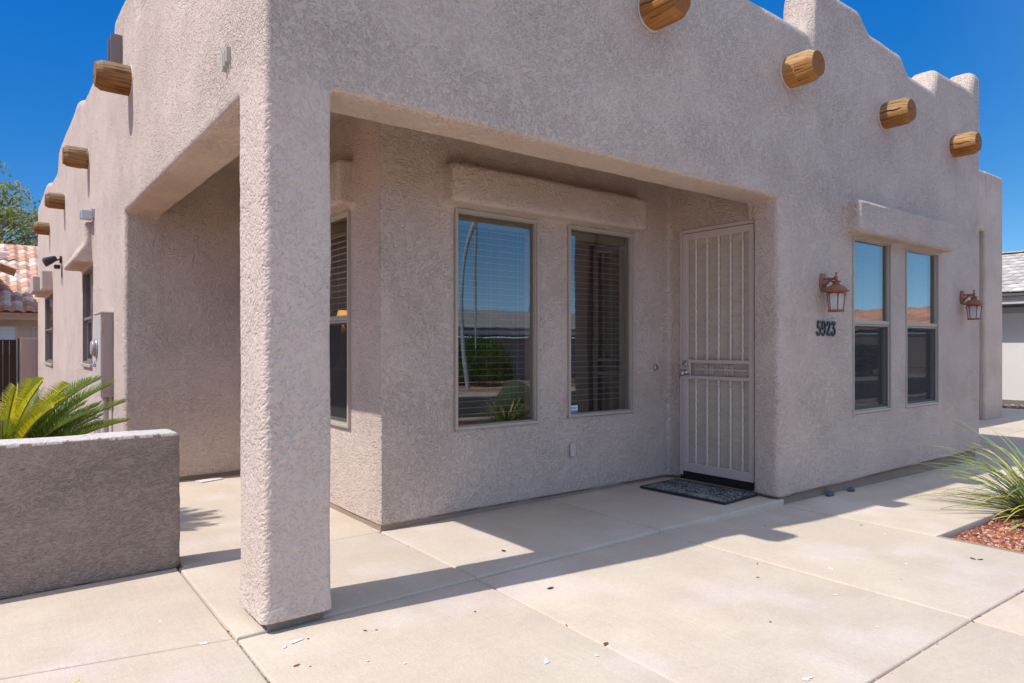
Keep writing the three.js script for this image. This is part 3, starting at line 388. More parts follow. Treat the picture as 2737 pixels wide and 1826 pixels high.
// ------------------------------------------------------------------ security door, facing left across the porch
{
  const d = sub('security_door', house, [XD, 0, -3.705], -Math.PI / 2), W = 0.743, y0 = 0.068, y1 = 2.128;
  part('door_frame', merge(rbox(0, 0.030, y0, y1, -0.05, 0.012, 0.003), rbox(W - 0.030, W, y0, y1, -0.05, 0.012, 0.003), rbox(0.03, W - 0.03, y1 - 0.030, y1, -0.05, 0.011, 0.003)), doorPaint, d);
  const a = 0.034, b = W - 0.034, lo = y0 + 0.035, hi = y1 - 0.034;
  part('leaf_frame', merge(rbox(a, a + 0.045, lo, hi, -0.02, 0.018, 0.004), rbox(b - 0.045, b, lo, hi, -0.02, 0.018, 0.004), rbox(a + 0.044, b - 0.044, hi - 0.055, hi, -0.02, 0.0175, 0.004), rbox(a + 0.044, b - 0.044, lo, lo + 0.075, -0.02, 0.0175, 0.004)), doorPaint, d);
  for (const y of [0.893, 1.026]) part('cross_rail', rbox(a + 0.043, b - 0.043, y - 0.014, y + 0.014, -0.018, 0.014, 0.003), doorPaint, d);
  part('screen_panel', rbox(a + 0.03, b - 0.03, lo + 0.03, hi - 0.03, -0.030, -0.024, 0.002), doorScreen, d);
  part('sweep', rbox(0.004, W - 0.004, 0.030, y0 + 0.030, -0.03, 0.004, 0.002), black, d);
  part('threshold', rbox(-0.03, W + 0.03, -0.05, 0.034, -0.04, 0.055, 0.006), footing, d);
  function twisted(L, r = 0.0066) { const n = Math.round(L / 0.007), pos = [], idx = [], nor = []; for (let f = 0; f < 4; f++) { const s = pos.length / 3; for (let k = 0; k <= n; k++) { const y = L * k / n, e = Math.min(y, L - y), an = (e < 0.05 ? 0 : 1) * 6.2832 * (y - 0.05) / 0.26; for (const q of [f, f + 1]) { const t = an + (q + 0.5) * Math.PI / 2; pos.push(Math.cos(t) * r * 1.414, y, Math.sin(t) * r * 1.414); const tn = an + (f + 1) * Math.PI / 2; nor.push(Math.cos(tn), 0, Math.sin(tn)); } } for (let k = 0; k < n; k++) { const p = s + 2 * k; idx.push(p, p + 2, p + 1, p + 1, p + 2, p + 3); } } const g = new THREE.BufferGeometry(); g.setAttribute('position', new THREE.Float32BufferAttribute(pos, 3)); g.setAttribute('normal', new THREE.Float32BufferAttribute(nor, 3)); g.setIndex(idx); g.setAttribute('uv', new THREE.Float32BufferAttribute(new Float32Array(pos.length / 3 * 2), 2)); return g; }
  const up = twisted(hi - 0.055 - 1.04 + 0.004), dn = twisted(0.879 - lo - 0.075 + 0.004), n = 5;
  for (let k = 0; k < n; k++) { const x = lerp(a + 0.045, b - 0.045, (k + 0.72) / (n + 0.30)); part('twisted_bar', up, barPaint, d).position.set(x, 1.038, -0.002); part('twisted_bar', dn, barPaint, d).position.set(x, lo + 0.073, -0.002); }
  const hb = part('twisted_bar', twisted(b - a - 0.15).rotateZ(-Math.PI / 2), doorPaint, d); hb.position.set(a + 0.11, 0.960, -0.002);
  const curl = (sx, sy) => { const pts = []; for (let k = 0; k <= 26; k++) { const t = k / 26, an = -1.2 + t * 7.4, r = 0.019 * (1 - 0.72 * t); pts.push(V(sx * (0.022 + Math.cos(an) * r), sy * (0.022 + Math.sin(an) * r), 0)); } pts.unshift(V(sx * 0.004, sy * 0.008, 0)); return tube(pts, 0.0042, 40, 6); };
  for (const cx of [0.285, 0.475]) for (const sx of [-1, 1]) for (const sy of [-1, 1]) part('scroll', curl(sx, sy), doorPaint, d).position.set(cx, 0.960 + sy * 0.002, 0.0);
  part('lock_plate', rbox(0.012, 0.115, 0.875, 1.045, 0.004, 0.020, 0.003), doorPaint, d);
  part('deadbolt', merge(lathe([[0, 0], [0.026, 0], [0.026, 0.010], [0.022, 0.018], [0, 0.020]]).rotateX(Math.PI / 2).translate(0.066, 1.005, 0.02)), satin, d);
  part('door_knob', merge(lathe([[0, 0], [0.026, 0], [0.026, 0.008], [0.012, 0.014], [0.012, 0.03], [0.026, 0.042], [0.028, 0.056], [0.018, 0.066], [0, 0.068]]).rotateX(Math.PI / 2).translate(0.066, 0.930, 0.02), rbox(0.075, 0.135, 0.910, 0.922, 0.03, 0.042, 0.004)), satin, d);
  for (const y of [1.80, 1.10, 0.39]) { part('hinge', merge(cyl(0.007, 0.007, V(b + 0.002, y - 0.055, 0.022), V(b + 0.002, y + 0.055, 0.022), 10), rbox(b - 0.03, b + 0.028, y - 0.085, y + 0.085, 0.0125, 0.0195, 0.006)), doorPaint, d); }
}
tag(part('doorbell', merge(lathe([[0, 0.014], [0.012, 0.012], [0.02, 0.008], [0.026, 0.006], [0.026, 0], [0, 0]]).rotateX(Math.PI / 2)), satin, scene), 'small round metal doorbell button on the porch wall left of the door', 'doorbell').position.set(4.477, 0.973, ZB + 0.002);
{ const o = thing('outlet_cover', 'small beige outlet cover low on the porch wall below the windows', 'outlet cover', [3.518, 0.364, ZB]); part('cover', rbox(-0.024, 0.024, -0.050, 0.050, -0.005, 0.016, 0.006), std(col(0.55, 0.47, 0.43), 0.5), o); part('hinge', cyl(0.003, 0.003, V(-0.02, 0.052, 0.012), V(0.02, 0.052, 0.012), 8), std(col(0.55, 0.47, 0.43), 0.5), o); }
{ const m = thing('doormat', 'dark rubber doormat with pale speckled pattern in front of the security door', 'doormat', [4.375, 0.0195, -3.31], 0.05);
  const tex = (() => { const N = 256, a = grid(72, 91), b = grid(6, 92); return dataTex(N, (i, j) => { const v = pnoise(a, 72, i / N * 72, j / N * 72), w = pnoise(b, 6, i / N * 6, j / N * 6), k = sstep(0.50, 0.58, v + (w - 0.5) * 0.45); return [lerp(0.10, 0.68, k), lerp(0.155, 0.70, k), lerp(0.165, 0.70, k)]; }, true); })();
  const top = new THREE.PlaneGeometry(0.43, 0.74).rotateX(-Math.PI / 2).translate(0, 0.0135, 0); part('pattern', top, std(col(0.75, 0.75, 0.75), 0.7, { map: tex, bumpMap: tex, bumpScale: 0.003 }), m);
  part('base', rbox(-0.235, 0.235, 0, 0.012, -0.385, 0.385, 0.004), rubber, m); part('border', merge(rbox(-0.235, 0.235, 0.011, 0.016, -0.385, -0.37, 0.002), rbox(-0.235, 0.235, 0.011, 0.016, 0.37, 0.385, 0.002), rbox(-0.235, -0.218, 0.011, 0.0165, -0.37, 0.37, 0.002), rbox(0.218, 0.235, 0.011, 0.0165, -0.37, 0.37, 0.002)), rubber, m); }

// ------------------------------------------------------------------ wall lanterns and house number
const copper = std(col(0.31, 0.115, 0.058), 0.5, { bumpMap: concreteBump, bumpScale: 0.0015 }), seeded = new THREE.MeshPhysicalMaterial({ color: col(0.90, 0.91, 0.88), roughness: 0.5, transmission: 0.62, thickness: 0, ior: 1.5 });
function lantern(label, x, y) {
  const t = thing('wall_lantern', label, 'lantern', [x, y, ZF + 0.002], 0, 'copper lanterns on the front wall'), z = 0.112;
  part('backplate', merge(new THREE.ExtrudeGeometry(new THREE.Shape([[-0.022, -0.062], [0.022, -0.062], [0.030, -0.045], [0.040, -0.02], [0.040, 0.02], [0.030, 0.045], [0.022, 0.062], [-0.022, 0.062], [-0.030, 0.045], [-0.040, 0.02], [-0.040, -0.02], [-0.030, -0.045]].map((p) => new THREE.Vector2(...p))), { depth: 0.014, bevelSize: 0.006, bevelThickness: 0.008, bevelSegments: 2 }).translate(0, 0.095, -0.004)), copper, t);
  part('arm', merge(tube([V(0, 0.055, 0.018), V(0, 0.075, 0.03), V(0, 0.105, 0.06), V(0, 0.117, z - 0.02), V(0, 0.118, z)], 0.010, 20, 8), tube([V(0, 0.118, 0.018), V(0, 0.12, 0.05), V(0, 0.118, z)], 0.008, 12, 8)), copper, t);
  part('finial', lathe([[0.0, 0.166], [0.009, 0.165], [0.010, 0.158], [0.005, 0.150], [0.006, 0.142], [0.012, 0.132], [0.013, 0.122], [0.010, 0.112], [0.011, 0.100], [0.0, 0.098]], 18).translate(0, 0, z), copper, t);
  part('roof', lathe([[0.0, 0.101], [0.031, 0.098], [0.033, 0.093], [0.022, 0.086], [0.021, 0.075], [0.027, 0.066], [0.047, 0.057], [0.061, 0.042], [0.067, 0.028], [0.082, 0.022], [0.083, 0.017], [0.070, 0.013], [0.055, 0.006], [0.052, -0.002], [0.0, -0.002]], 32).scale(1.18, 1, 1.18).translate(0, 0, z), copper, t);
  const N = 6, rt = 0.066, rb = 0.052, yt = -0.002, yb = -0.128;
  for (let k = 0; k < N; k++) { const a = (k + 0.35) / N * 6.2832, P = (r, y, q) => V(Math.cos(q) * r, y, Math.sin(q) * r + z), a2 = (k + 1.35) / N * 6.2832;
    part('rib', merge(cyl(0.0052, 0.0042, P(rt, yt, a), P(rb, yb, a), 6), cyl(0.011, 0.0052, P(rt, yt, a), P(rt - 0.003, yt - 0.024, a), 6)), copper, t);
    const g = new THREE.BufferGeometry(), A = P(rt, yt, a), B = P(rt, yt, a2), C = P(rb, yb, a2), D = P(rb, yb, a); g.setAttribute('position', new THREE.Float32BufferAttribute([...A, ...B, ...C, ...A, ...C, ...D], 3)); g.setAttribute('uv', new THREE.Float32BufferAttribute([0, 1, 1, 1, 1, 0, 0, 1, 1, 0, 0, 0], 2)); g.computeVertexNormals(); part('glass', g, seeded, t); }
  part('base', lathe([[0.0, -0.126], [0.053, -0.126], [0.058, -0.132], [0.060, -0.138], [0.054, -0.142], [0.0, -0.143]], 24).translate(0, 0, z), copper, t);
  part('bulb', lathe([[0, -0.085], [0.014, -0.082], [0.024, -0.070], [0.026, -0.058], [0.020, -0.042], [0.011, -0.028], [0.011, 0], [0, 0]], 16).translate(0, 0, z), std(col(0.85, 0.85, 0.82), 0.35), t);
  return t;
}
lantern('copper lantern on the front wall just above the house number', 5.205, 1.560);
lantern('copper lantern near the far right corner of the front wall', 8.035, 1.565);
{ // four raised black digits with round stroke ends
  const t = thing('house_number', 'black raised house number 5923 under the left lantern', 'house number', [5.108, 1.2365, ZF + 0.010]), ink = std(col(0.012, 0.016, 0.024), 0.4);
  const S = { 5: [[[0.058, 0.106], [0.040, 0.103], [0.022, 0.106]], [[0.024, 0.104], [0.020, 0.062], [0.034, 0.067], [0.050, 0.058], [0.056, 0.038], [0.048, 0.014], [0.030, 0.003], [0.014, 0.008], [0.008, 0.022]]],
    9: [[[0.052, 0.080], [0.044, 0.103], [0.028, 0.108], [0.012, 0.096], [0.009, 0.074], [0.018, 0.054], [0.034, 0.052], [0.050, 0.066], [0.054, 0.082], [0.053, 0.045], [0.042, 0.014], [0.024, 0.002], [0.010, 0.012]]],
    2: [[[0.012, 0.082], [0.016, 0.098], [0.032, 0.107], [0.048, 0.098], [0.050, 0.078], [0.036, 0.050], [0.010, 0.010], [0.014, 0.009], [0.026, 0.010], [0.042, 0.004], [0.056, 0.012]]],
    3: [[[0.010, 0.094], [0.018, 0.105], [0.034, 0.103], [0.054, 0.106], [0.034, 0.062], [0.050, 0.052], [0.054, 0.030], [0.044, 0.008], [0.026, 0.002], [0.012, 0.010], [0.009, 0.024]]] };
  [5, 9, 2, 3].forEach((d, i) => { const gs = []; for (const st of S[d]) { const pts = st.map((p) => V(p[0], p[1], 0)); gs.push(tube(pts, 0.0088, 60, 10).scale(1, 1, 0.6)); for (const e of [pts[0], pts[pts.length - 1]]) gs.push(new THREE.SphereGeometry(0.0102, 12, 8).scale(1, 1, 0.6).translate(e.x, e.y, 0)); } const m = part('digit', merge(gs), ink, t); m.position.x = i * 0.0755; m.scale.x = 1.08; });
}

// ------------------------------------------------------------------ fittings along the side wall
{ const t = thing('electrical_meter_box', 'tall taupe electrical meter cabinet on the sunlit side wall', 'meter box', [XL, 0, 0]); const x1 = 0.0, x0 = -0.088, y0 = 0.705, y1 = 1.445, z0 = -7.30, z1 = -6.87;
  part('cabinet', rbox(x0, x1 + 0.02, y0, y1, z0, z1, 0.006), taupePaint, t);
  part('cover', rbox(x0 - 0.014, x0, y0 + 0.01, y1 - 0.004, z0 + 0.01, z1 - 0.004, 0.005), greyPaint, t);
  part('rain_hood', rbox(x0 - 0.022, x1 + 0.02, y1 - 0.006, y1 + 0.010, z0 - 0.008, z1 + 0.008, 0.004), greyPaint, t);
  part('meter', merge(lathe([[0, 0.05], [0.055, 0.048], [0.07, 0.036], [0.075, 0], [0, 0]], 24).rotateZ(Math.PI / 2).translate(x0 - 0.014, 1.135, -7.12)), std(col(0.34, 0.30, 0.26), 0.3), t);
  part('meter_ring', new THREE.TorusGeometry(0.079, 0.008, 8, 28).rotateY(Math.PI / 2).translate(x0 - 0.022, 1.135, -7.12), galv, t);
  for (const y of [1.32, 0.82]) part('hinge', merge(rbox(x0 - 0.01, x0 + 0.012, y - 0.05, y + 0.05, z1 - 0.002, z1 + 0.006, 0.002), cyl(0.005, 0.005, V(x0 - 0.004, y - 0.04, z1 + 0.006), V(x0 - 0.004, y + 0.04, z1 + 0.006), 8)), taupePaint, t);
  part('padlock', merge(rbox(x0 - 0.035, x0 - 0.015, 0.965, 0.995, -7.19, -7.16, 0.003), tube([V(x0 - 0.025, 0.99, -7.185), V(x0 - 0.025, 1.015, -7.185), V(x0 - 0.025, 1.02, -7.175), V(x0 - 0.025, 1.015, -7.165), V(x0 - 0.025, 0.99, -7.165)], 0.003, 16, 6)), galv, t);
  part('knockout', new THREE.TorusGeometry(0.022, 0.002, 6, 24).translate(-0.038, 0.755, z1 + 0.001), taupePaint, t);
  part('conduit', merge(cyl(0.030, 0.030, V(-0.055, -0.12, -6.98), V(-0.055, y0 + 0.01, -6.98), 16), cyl(0.008, 0.008, V(-0.012, -0.12, -6.90), V(-0.012, y0 + 0.01, -6.90), 8)), greyPaint, t); }
{ const t = thing('utility_box', 'small white open utility box low on the side wall beside the conduit', 'utility box', [XL, 0.35, -7.55]); part('shell', merge(rbox(-0.07, 0, -0.13, 0.13, -0.10, -0.088, 0.003), rbox(-0.07, 0, -0.13, 0.13, 0.088, 0.10, 0.003), rbox(-0.07, 0, 0.118, 0.13, -0.10, 0.10, 0.003), rbox(-0.07, 0, -0.13, -0.118, -0.10, 0.10, 0.003)), whitePlastic, t); part('clip', merge(rbox(-0.05, -0.01, -0.05, 0.05, -0.03, 0.03, 0.006), cyl(0.012, 0.012, V(-0.03, -0.11, 0), V(-0.03, 0.11, 0), 8)), taupePaint, t); }
{ const t = thing('hose_tap', 'brass hose tap with blue handle on the side wall', 'hose tap', [XL, 0.42, -8.3]); part('body', merge(cyl(0.011, 0.011, V(0.02, 0, 0.10), V(-0.02, 0, 0), 10), cyl(0.012, 0.012, V(0, 0, 0), V(-0.10, 0.01, -0.0), 10), cyl(0.014, 0.016, V(-0.10, 0.01, 0), V(-0.12, -0.05, 0), 10), cyl(0.009, 0.012, V(-0.10, 0.06, 0), V(-0.10, 0, 0), 10)), std(col(0.40, 0.24, 0.13), 0.4, { metalness: 0.7 }), t); part('handle', merge(new THREE.TorusGeometry(0.028, 0.006, 6, 18).rotateX(Math.PI / 2).translate(-0.10, 0.066, 0), rbox(-0.128, -0.072, 0.062, 0.07, -0.005, 0.005, 0.002)), std(col(0.03, 0.22, 0.33), 0.5), t); }
{ const t = thing('security_light', 'black two-headed security light high on the side wall', 'security light', [XL, 2.40, -12.2]); part('mount', merge(cyl(0.055, 0.055, V(0.01, 0.05, 0), V(-0.03, 0.05, 0), 16), cyl(0.01, 0.01, V(-0.03, 0.05, 0), V(-0.10, 0.03, 0.06), 8), cyl(0.01, 0.01, V(-0.03, 0.05, 0), V(-0.10, 0.03, -0.09), 8)), steelBlack, t); for (const [z, q] of [[0.08, 0.0], [-0.14, 0.0]]) part('lamp_head', lathe([[0, 0], [0.03, 0.01], [0.045, 0.06], [0.062, 0.16], [0.055, 0.165], [0, 0.15]], 18).rotateZ(2.05).translate(-0.07, 0.07, z), steelBlack, t); part('sensor', rbox(-0.10, -0.02, -0.09, -0.03, -0.03, 0.04, 0.012), steelBlack, t); part('cable', cyl(0.005, 0.005, V(-0.006, 0.0, 0.02), V(-0.006, -0.22, 0.03), 6), steelBlack, t); }
{ const t = thing('floodlight', 'small pale grey box floodlight on the side wall below the log ends', 'floodlight', [XL, 2.52, -8.30]); part('housing', rbox(-0.115, -0.012, -0.045, 0.045, -0.10, 0.04, 0.006), paleGrey, t); part('lens', rbox(-0.118, -0.114, -0.038, 0.038, -0.09, 0.03, 0.001), std(col(0.30, 0.42, 0.58), 0.2), t); part('bracket', merge(rbox(-0.014, 0.02, -0.04, 0.05, 0.045, 0.075, 0.004), cyl(0.008, 0.008, V(-0.03, 0.05, 0.07), V(0.0, 0.05, 0.07), 8)), galv, t); }
part('lintel_box', rbox(XL - 0.27, XL - 0.13, 2.10, 2.36, -15.3, -14.3, 0.01), std(col(0.44, 0.37, 0.33), 0.8), house);

// ------------------------------------------------------------------ low planter wall
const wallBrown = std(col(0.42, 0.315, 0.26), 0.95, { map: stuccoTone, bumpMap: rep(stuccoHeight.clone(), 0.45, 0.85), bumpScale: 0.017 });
{ const t = thing('planter_wall', 'low brown stucco planter wall with pale sunlit top at the left', 'wall');
  const f = (x, y, z) => { let d = smax(smax(x - 0.795, Math.max(-3.2 - x, -0.02 - y), 0.05), smax(y - 0.705, Math.abs(z + 3.967) - 0.100, 0.014), 0.04); return d + 0.006 * noise3(x * 4, y * 4, z * 4) + 0.005 * noise3(x * 9, y * 26, z * 14); };
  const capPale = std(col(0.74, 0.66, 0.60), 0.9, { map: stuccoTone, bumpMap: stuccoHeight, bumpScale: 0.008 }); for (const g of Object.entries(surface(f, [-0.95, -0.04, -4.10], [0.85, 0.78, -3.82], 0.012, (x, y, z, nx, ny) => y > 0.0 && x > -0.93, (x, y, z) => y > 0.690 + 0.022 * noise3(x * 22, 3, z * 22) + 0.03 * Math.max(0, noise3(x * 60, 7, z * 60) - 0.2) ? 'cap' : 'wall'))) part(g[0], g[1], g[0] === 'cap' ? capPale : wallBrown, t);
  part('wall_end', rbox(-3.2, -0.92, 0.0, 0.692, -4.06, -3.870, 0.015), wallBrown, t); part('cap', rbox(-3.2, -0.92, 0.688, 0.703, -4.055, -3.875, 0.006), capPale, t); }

// ------------------------------------------------------------------ garage end of the house, beyond the right corner
part('garage_wall', merge(rbox(13.27, 14.11, -0.12, 4.11, -4.75, -4.20, 0.05, 4), rbox(9.2, 13.32, 3.09, 4.10, -4.75, -4.205, 0.05, 4)), stucco, house);
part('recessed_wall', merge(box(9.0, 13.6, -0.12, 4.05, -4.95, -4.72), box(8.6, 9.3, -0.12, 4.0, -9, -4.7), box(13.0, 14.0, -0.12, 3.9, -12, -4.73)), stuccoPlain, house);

// ------------------------------------------------------------------ plants
const leafSide = { side: THREE.DoubleSide, vertexColors: true };
const frondMat = new THREE.MeshPhysicalMaterial({ color: col(1, 1, 1), roughness: 0.95, transmission: 0.38, thickness: 0, ior: 1.3, ...leafSide });
function colored(g, fn) { const p = g.attributes.position, c = new Float32Array(p.count * 3); for (let i = 0; i < p.count; i++) { const v = fn(i, p); c.set(v, i * 3); } g.setAttribute('color', new THREE.BufferAttribute(c, 3)); return g; }
function frondGeo(L, el0, droop, seed, young) {   // a feather leaf in the xy plane, growing towards +x
  const r = rng(seed), n = 26, pts = []; let x = 0, y = 0; for (let k = 0; k <= n; k++) { pts.push(V(x, y, 0)); const a = el0 - droop * (k / n) ** 1.4; x += Math.cos(a) * L / n; y += Math.sin(a) * L / n; }
  const pos = [], colr = [], nor = [], green = young ? [0.50, 0.50, 0.02] : [0.085, 0.165, 0.016];
  const tri = (a, b, c, k) => { const nn = b.clone().sub(a).cross(c.clone().sub(a)).normalize(); for (const v of [a, b, c]) { pos.push(v.x, v.y, v.z); nor.push(nn.x, nn.y, nn.z); colr.push(...k); } };
  const C = new THREE.CatmullRomCurve3(pts), m = Math.round(L * 125);
  for (let k = 0; k < m; k++) {
    const t = 0.12 + 0.88 * k / (m - 1), P = C.getPointAt(Math.min(t, 0.999)), T = C.getTangentAt(Math.min(t, 0.999)), N = V(-T.y, T.x, 0), len = (0.035 + 0.115 * Math.sin(Math.PI * Math.min(1, 0.12 + 0.86 * t)) ** 0.7) * (young ? 0.8 : 1) * L / 0.75, sw = 0.35 + 0.55 * t;
    for (const s of [-1, 1]) {
      const d = V(0, 0, s).multiplyScalar(0.80 - 0.25 * t).addScaledVector(N, 0.42 + 0.1 * (r() - 0.5)).addScaledVector(T, sw + 0.15 * (r() - 0.5)).normalize(), w = T.clone().multiplyScalar(0.0029), q = P.clone().addScaledVector(d, len * 0.55), tip = P.clone().addScaledVector(d, len * (0.95 + 0.1 * r())).addScaledVector(young ? N : V(0, -1, 0), young ? 0.03 : len * 0.12);
      if (young && t > 0.5) tip.addScaledVector(T, -0.03).addScaledVector(N, 0.012);
      const f = 0.75 + 0.5 * r(), c1 = green.map((v) => v * f), c2 = [green[0] * f * 1.6 + 0.02, green[1] * f * 1.35, green[2] * f];
      tri(P.clone().sub(w), P.clone().add(w), q.clone().add(w), c2); tri(P.clone().sub(w), q.clone().add(w), q.clone().sub(w), c2); tri(q.clone().sub(w), q.clone().add(w), tip, c1);
    }
  }
  const g = new THREE.BufferGeometry(); g.setAttribute('position', new THREE.Float32BufferAttribute(pos, 3)); g.setAttribute('normal', new THREE.Float32BufferAttribute(nor, 3)); g.setAttribute('color', new THREE.Float32BufferAttribute(colr, 3)); g.setAttribute('uv', new THREE.Float32BufferAttribute(new Float32Array(pos.length / 3 * 2), 2));
  const st = new THREE.TubeGeometry(C, 24, 0.0045, 5); colored(st, (i, p) => young ? [0.36, 0.36, 0.06] : [0.30, 0.28, 0.05]);
  const p2 = st.toNonIndexed(); return { leaf: g, stem: p2 };
}
{ const t = thing('sago_palm', 'green sago palm with yellow new fronds behind the low planter wall', 'palm', [0.06, -0.03, -5.0]);
  part('trunk', (() => { const g = lathe([[0, 0], [0.10, 0], [0.13, 0.10], [0.13, 0.22], [0.09, 0.33], [0.04, 0.37], [0, 0.37]], 18), p = g.attributes.position, r = rng(200); for (let i = 0; i < p.count; i++) { const k = 0.9 + 0.2 * r(); p.setXYZ(i, p.getX(i) * k, p.getY(i), p.getZ(i) * k); } g.computeVertexNormals(); return g; })(), std(col(0.16, 0.10, 0.06), 1), t);
  // azimuth (0 = towards +x, 90 = away), length, start angle, droop, young
  const F = [[12, 0.86, 1.02, 0.62, 0], [-8, 0.82, 0.86, 0.55, 0], [-25, 0.80, 0.70, 0.50, 0], [28, 0.84, 1.12, 0.7, 0], [50, 0.72, 0.88, 0.8, 0], [-48, 0.70, 0.56, 0.60, 0], [-65, 0.66, 0.82, 0.9, 0], [80, 0.75, 1.0, 0.8, 0], [115, 0.75, 0.9, 0.8, 0], [150, 0.78, 1.0, 0.7, 0], [180, 0.78, 0.8, 0.7, 0], [-110, 0.62, 0.9, 0.9, 0], [-150, 0.75, 0.8, 0.7, 0], [2, 0.78, 0.42, 0.25, 0], [-18, 0.76, 0.50, 0.36, 0], [35, 0.80, 0.95, 0.6, 0], [5, 0.84, 1.18, 0.75, 0], [-38, 0.74, 0.95, 0.7, 0], [65, 0.76, 1.15, 0.8, 0], [-90, 0.66, 1.1, 0.9, 0], [160, 0.76, 1.2, 0.7, 0], [20, 0.74, 0.62, 0.4, 0],
    [-75, 0.66, 1.40, 0.55, 1], [20, 0.70, 1.25, 0.6, 1], [-55, 0.64, 1.15, 0.7, 1], [-5, 0.70, 0.95, 0.5, 0], [15, 0.68, 0.78, 0.45, 0], [-32, 0.70, 0.78, 0.5, 0], [42, 0.74, 0.72, 0.5, 0], [-15, 0.66, 1.08, 0.6, 0], [-30, 0.68, 1.42, 0.5, 1], [40, 0.66, 1.45, 0.5, 1], [120, 0.64, 1.40, 0.5, 1], [-130, 0.66, 1.35, 0.55, 1], [-10, 0.62, 1.30, 0.7, 1]];
  F.forEach(([az, L, e, dr, yg], i) => { const f = frondGeo(L, e, dr, 210 + i, yg), m = part('frond', f.leaf, frondMat, t); m.position.set(0, 0.36, 0); m.rotation.y = az * Math.PI / 180; m.scale.setScalar(0.97); part('midrib', f.stem, frondMat, m); });
}
{ const t = thing('boulder', 'reddish rock on the ground under the sago palm fronds', 'rock', [0.50, -0.03, -5.9]); const g = new THREE.IcosahedronGeometry(0.28, 4), p = g.attributes.position; for (let i = 0; i < p.count; i++) { const v = V().fromBufferAttribute(p, i), k = 1 + 0.5 * noise3(v.x * 6, v.y * 6, v.z * 6) + 0.2 * noise3(v.x * 20, v.y * 20, v.z * 20); p.setXYZ(i, v.x * k, v.y * k * 0.9, v.z * k); } g.computeVertexNormals(); part('rock', g, std(col(0.40, 0.17, 0.10), 0.95), t); }
const bladeMat = std(col(1, 1, 1), 0.55, leafSide);
function bladeGeo(L, el0, droop, w, seed) {
  const r = rng(seed), n = 12, pos = [], idx = [], cc = []; let x = 0.02, y = 0; const tone = r(), base = tone < 0.45 ? [0.16, 0.245, 0.07] : tone < 0.8 ? [0.27, 0.32, 0.07] : [0.46, 0.39, 0.09];
  for (let k = 0; k <= n; k++) { const t = k / n, a = el0 - droop * t ** 1.3, ww = w * (1 - t) ** 0.55 * (0.7 + 0.3 * Math.min(1, t * 5)); pos.push(x, y + ww * 0.25, -ww, x, y - ww * 0.15, 0, x, y + ww * 0.25, ww); const tip = sstep(0.90, 1, t), e = 1 + 0.25 * t; for (const q of [0, 1, 2]) cc.push(...base.map((v, i) => lerp(v * e * (q === 1 ? 0.85 : 1.1), [0.35, 0.24, 0.16][i], tip))); x += Math.cos(a) * L / n; y += Math.sin(a) * L / n; if (k < n) { const p = k * 3; idx.push(p, p + 1, p + 4, p, p + 4, p + 3, p + 1, p + 2, p + 5, p + 1, p + 5, p + 4); } }
  const g = new THREE.BufferGeometry(); g.setAttribute('position', new THREE.Float32BufferAttribute(pos, 3)); g.setAttribute('color', new THREE.Float32BufferAttribute(cc, 3)); g.setAttribute('uv', new THREE.Float32BufferAttribute(new Float32Array(pos.length / 3 * 2), 2)); g.setIndex(idx); g.computeVertexNormals(); return g;
}
function yucca(label, pos, n, seed, R) {
  const t = thing('spiky_yucca', label, 'yucca', pos), r = rng(seed), geos = []; for (let k = 0; k < 26; k++) { const e = 0.06 + 1.22 * (k / 25); geos.push(bladeGeo(R * (0.80 + 0.4 * r()), e, 0.55 + 0.85 * r() * (e > 1.1 ? 0.6 : 1) + 0.25 * e, 0.0085 + 0.004 * r(), seed + k)); }
  for (let k = 0; k < n; k++) { const m = part('blade', geos[Math.floor(r() ** 0.9 * 26)], bladeMat, t), a = r() * 6.2832, q = 0.10 * Math.sqrt(r()); m.position.set(Math.cos(a) * q, r() * 0.03, Math.sin(a) * q); m.rotation.set(0, -a + (r() - 0.5) * 0.5, (r() - 0.5) * 0.15, 'YXZ'); const s = 0.85 + 0.3 * r(); m.scale.set(s, s, 1); }
  const th = []; for (let k = 0; k < 46; k++) { const a = r() * 6.2832, d = 0.25 + r() * 0.45 * R, h = 0.1 + r() * 0.4; const c = V(Math.cos(a) * d, h, Math.sin(a) * d), pts = []; for (let q = 0; q < 7; q++) pts.push(c.clone().add(V((r() - 0.5) * 0.06, q * 0.012 - (r() * 0.03), (r() - 0.5) * 0.06))); th.push(tube(pts, 0.0006, 14, 3)); }
  const f = part('leaf_threads', merge(th), std(col(0.55, 0.50, 0.42), 0.8), t); f.userData.kind = 'stuff';
  return t;
}
yucca('spiky arching yucca clump on the red gravel at the right edge', [6.0, -0.10, -1.50], 298, 300, 0.76);
yucca('second spiky yucca clump farther along the gravel bed, mirrored in the porch windows', [6.75, -0.14, 1.2], 170, 330, 0.52);
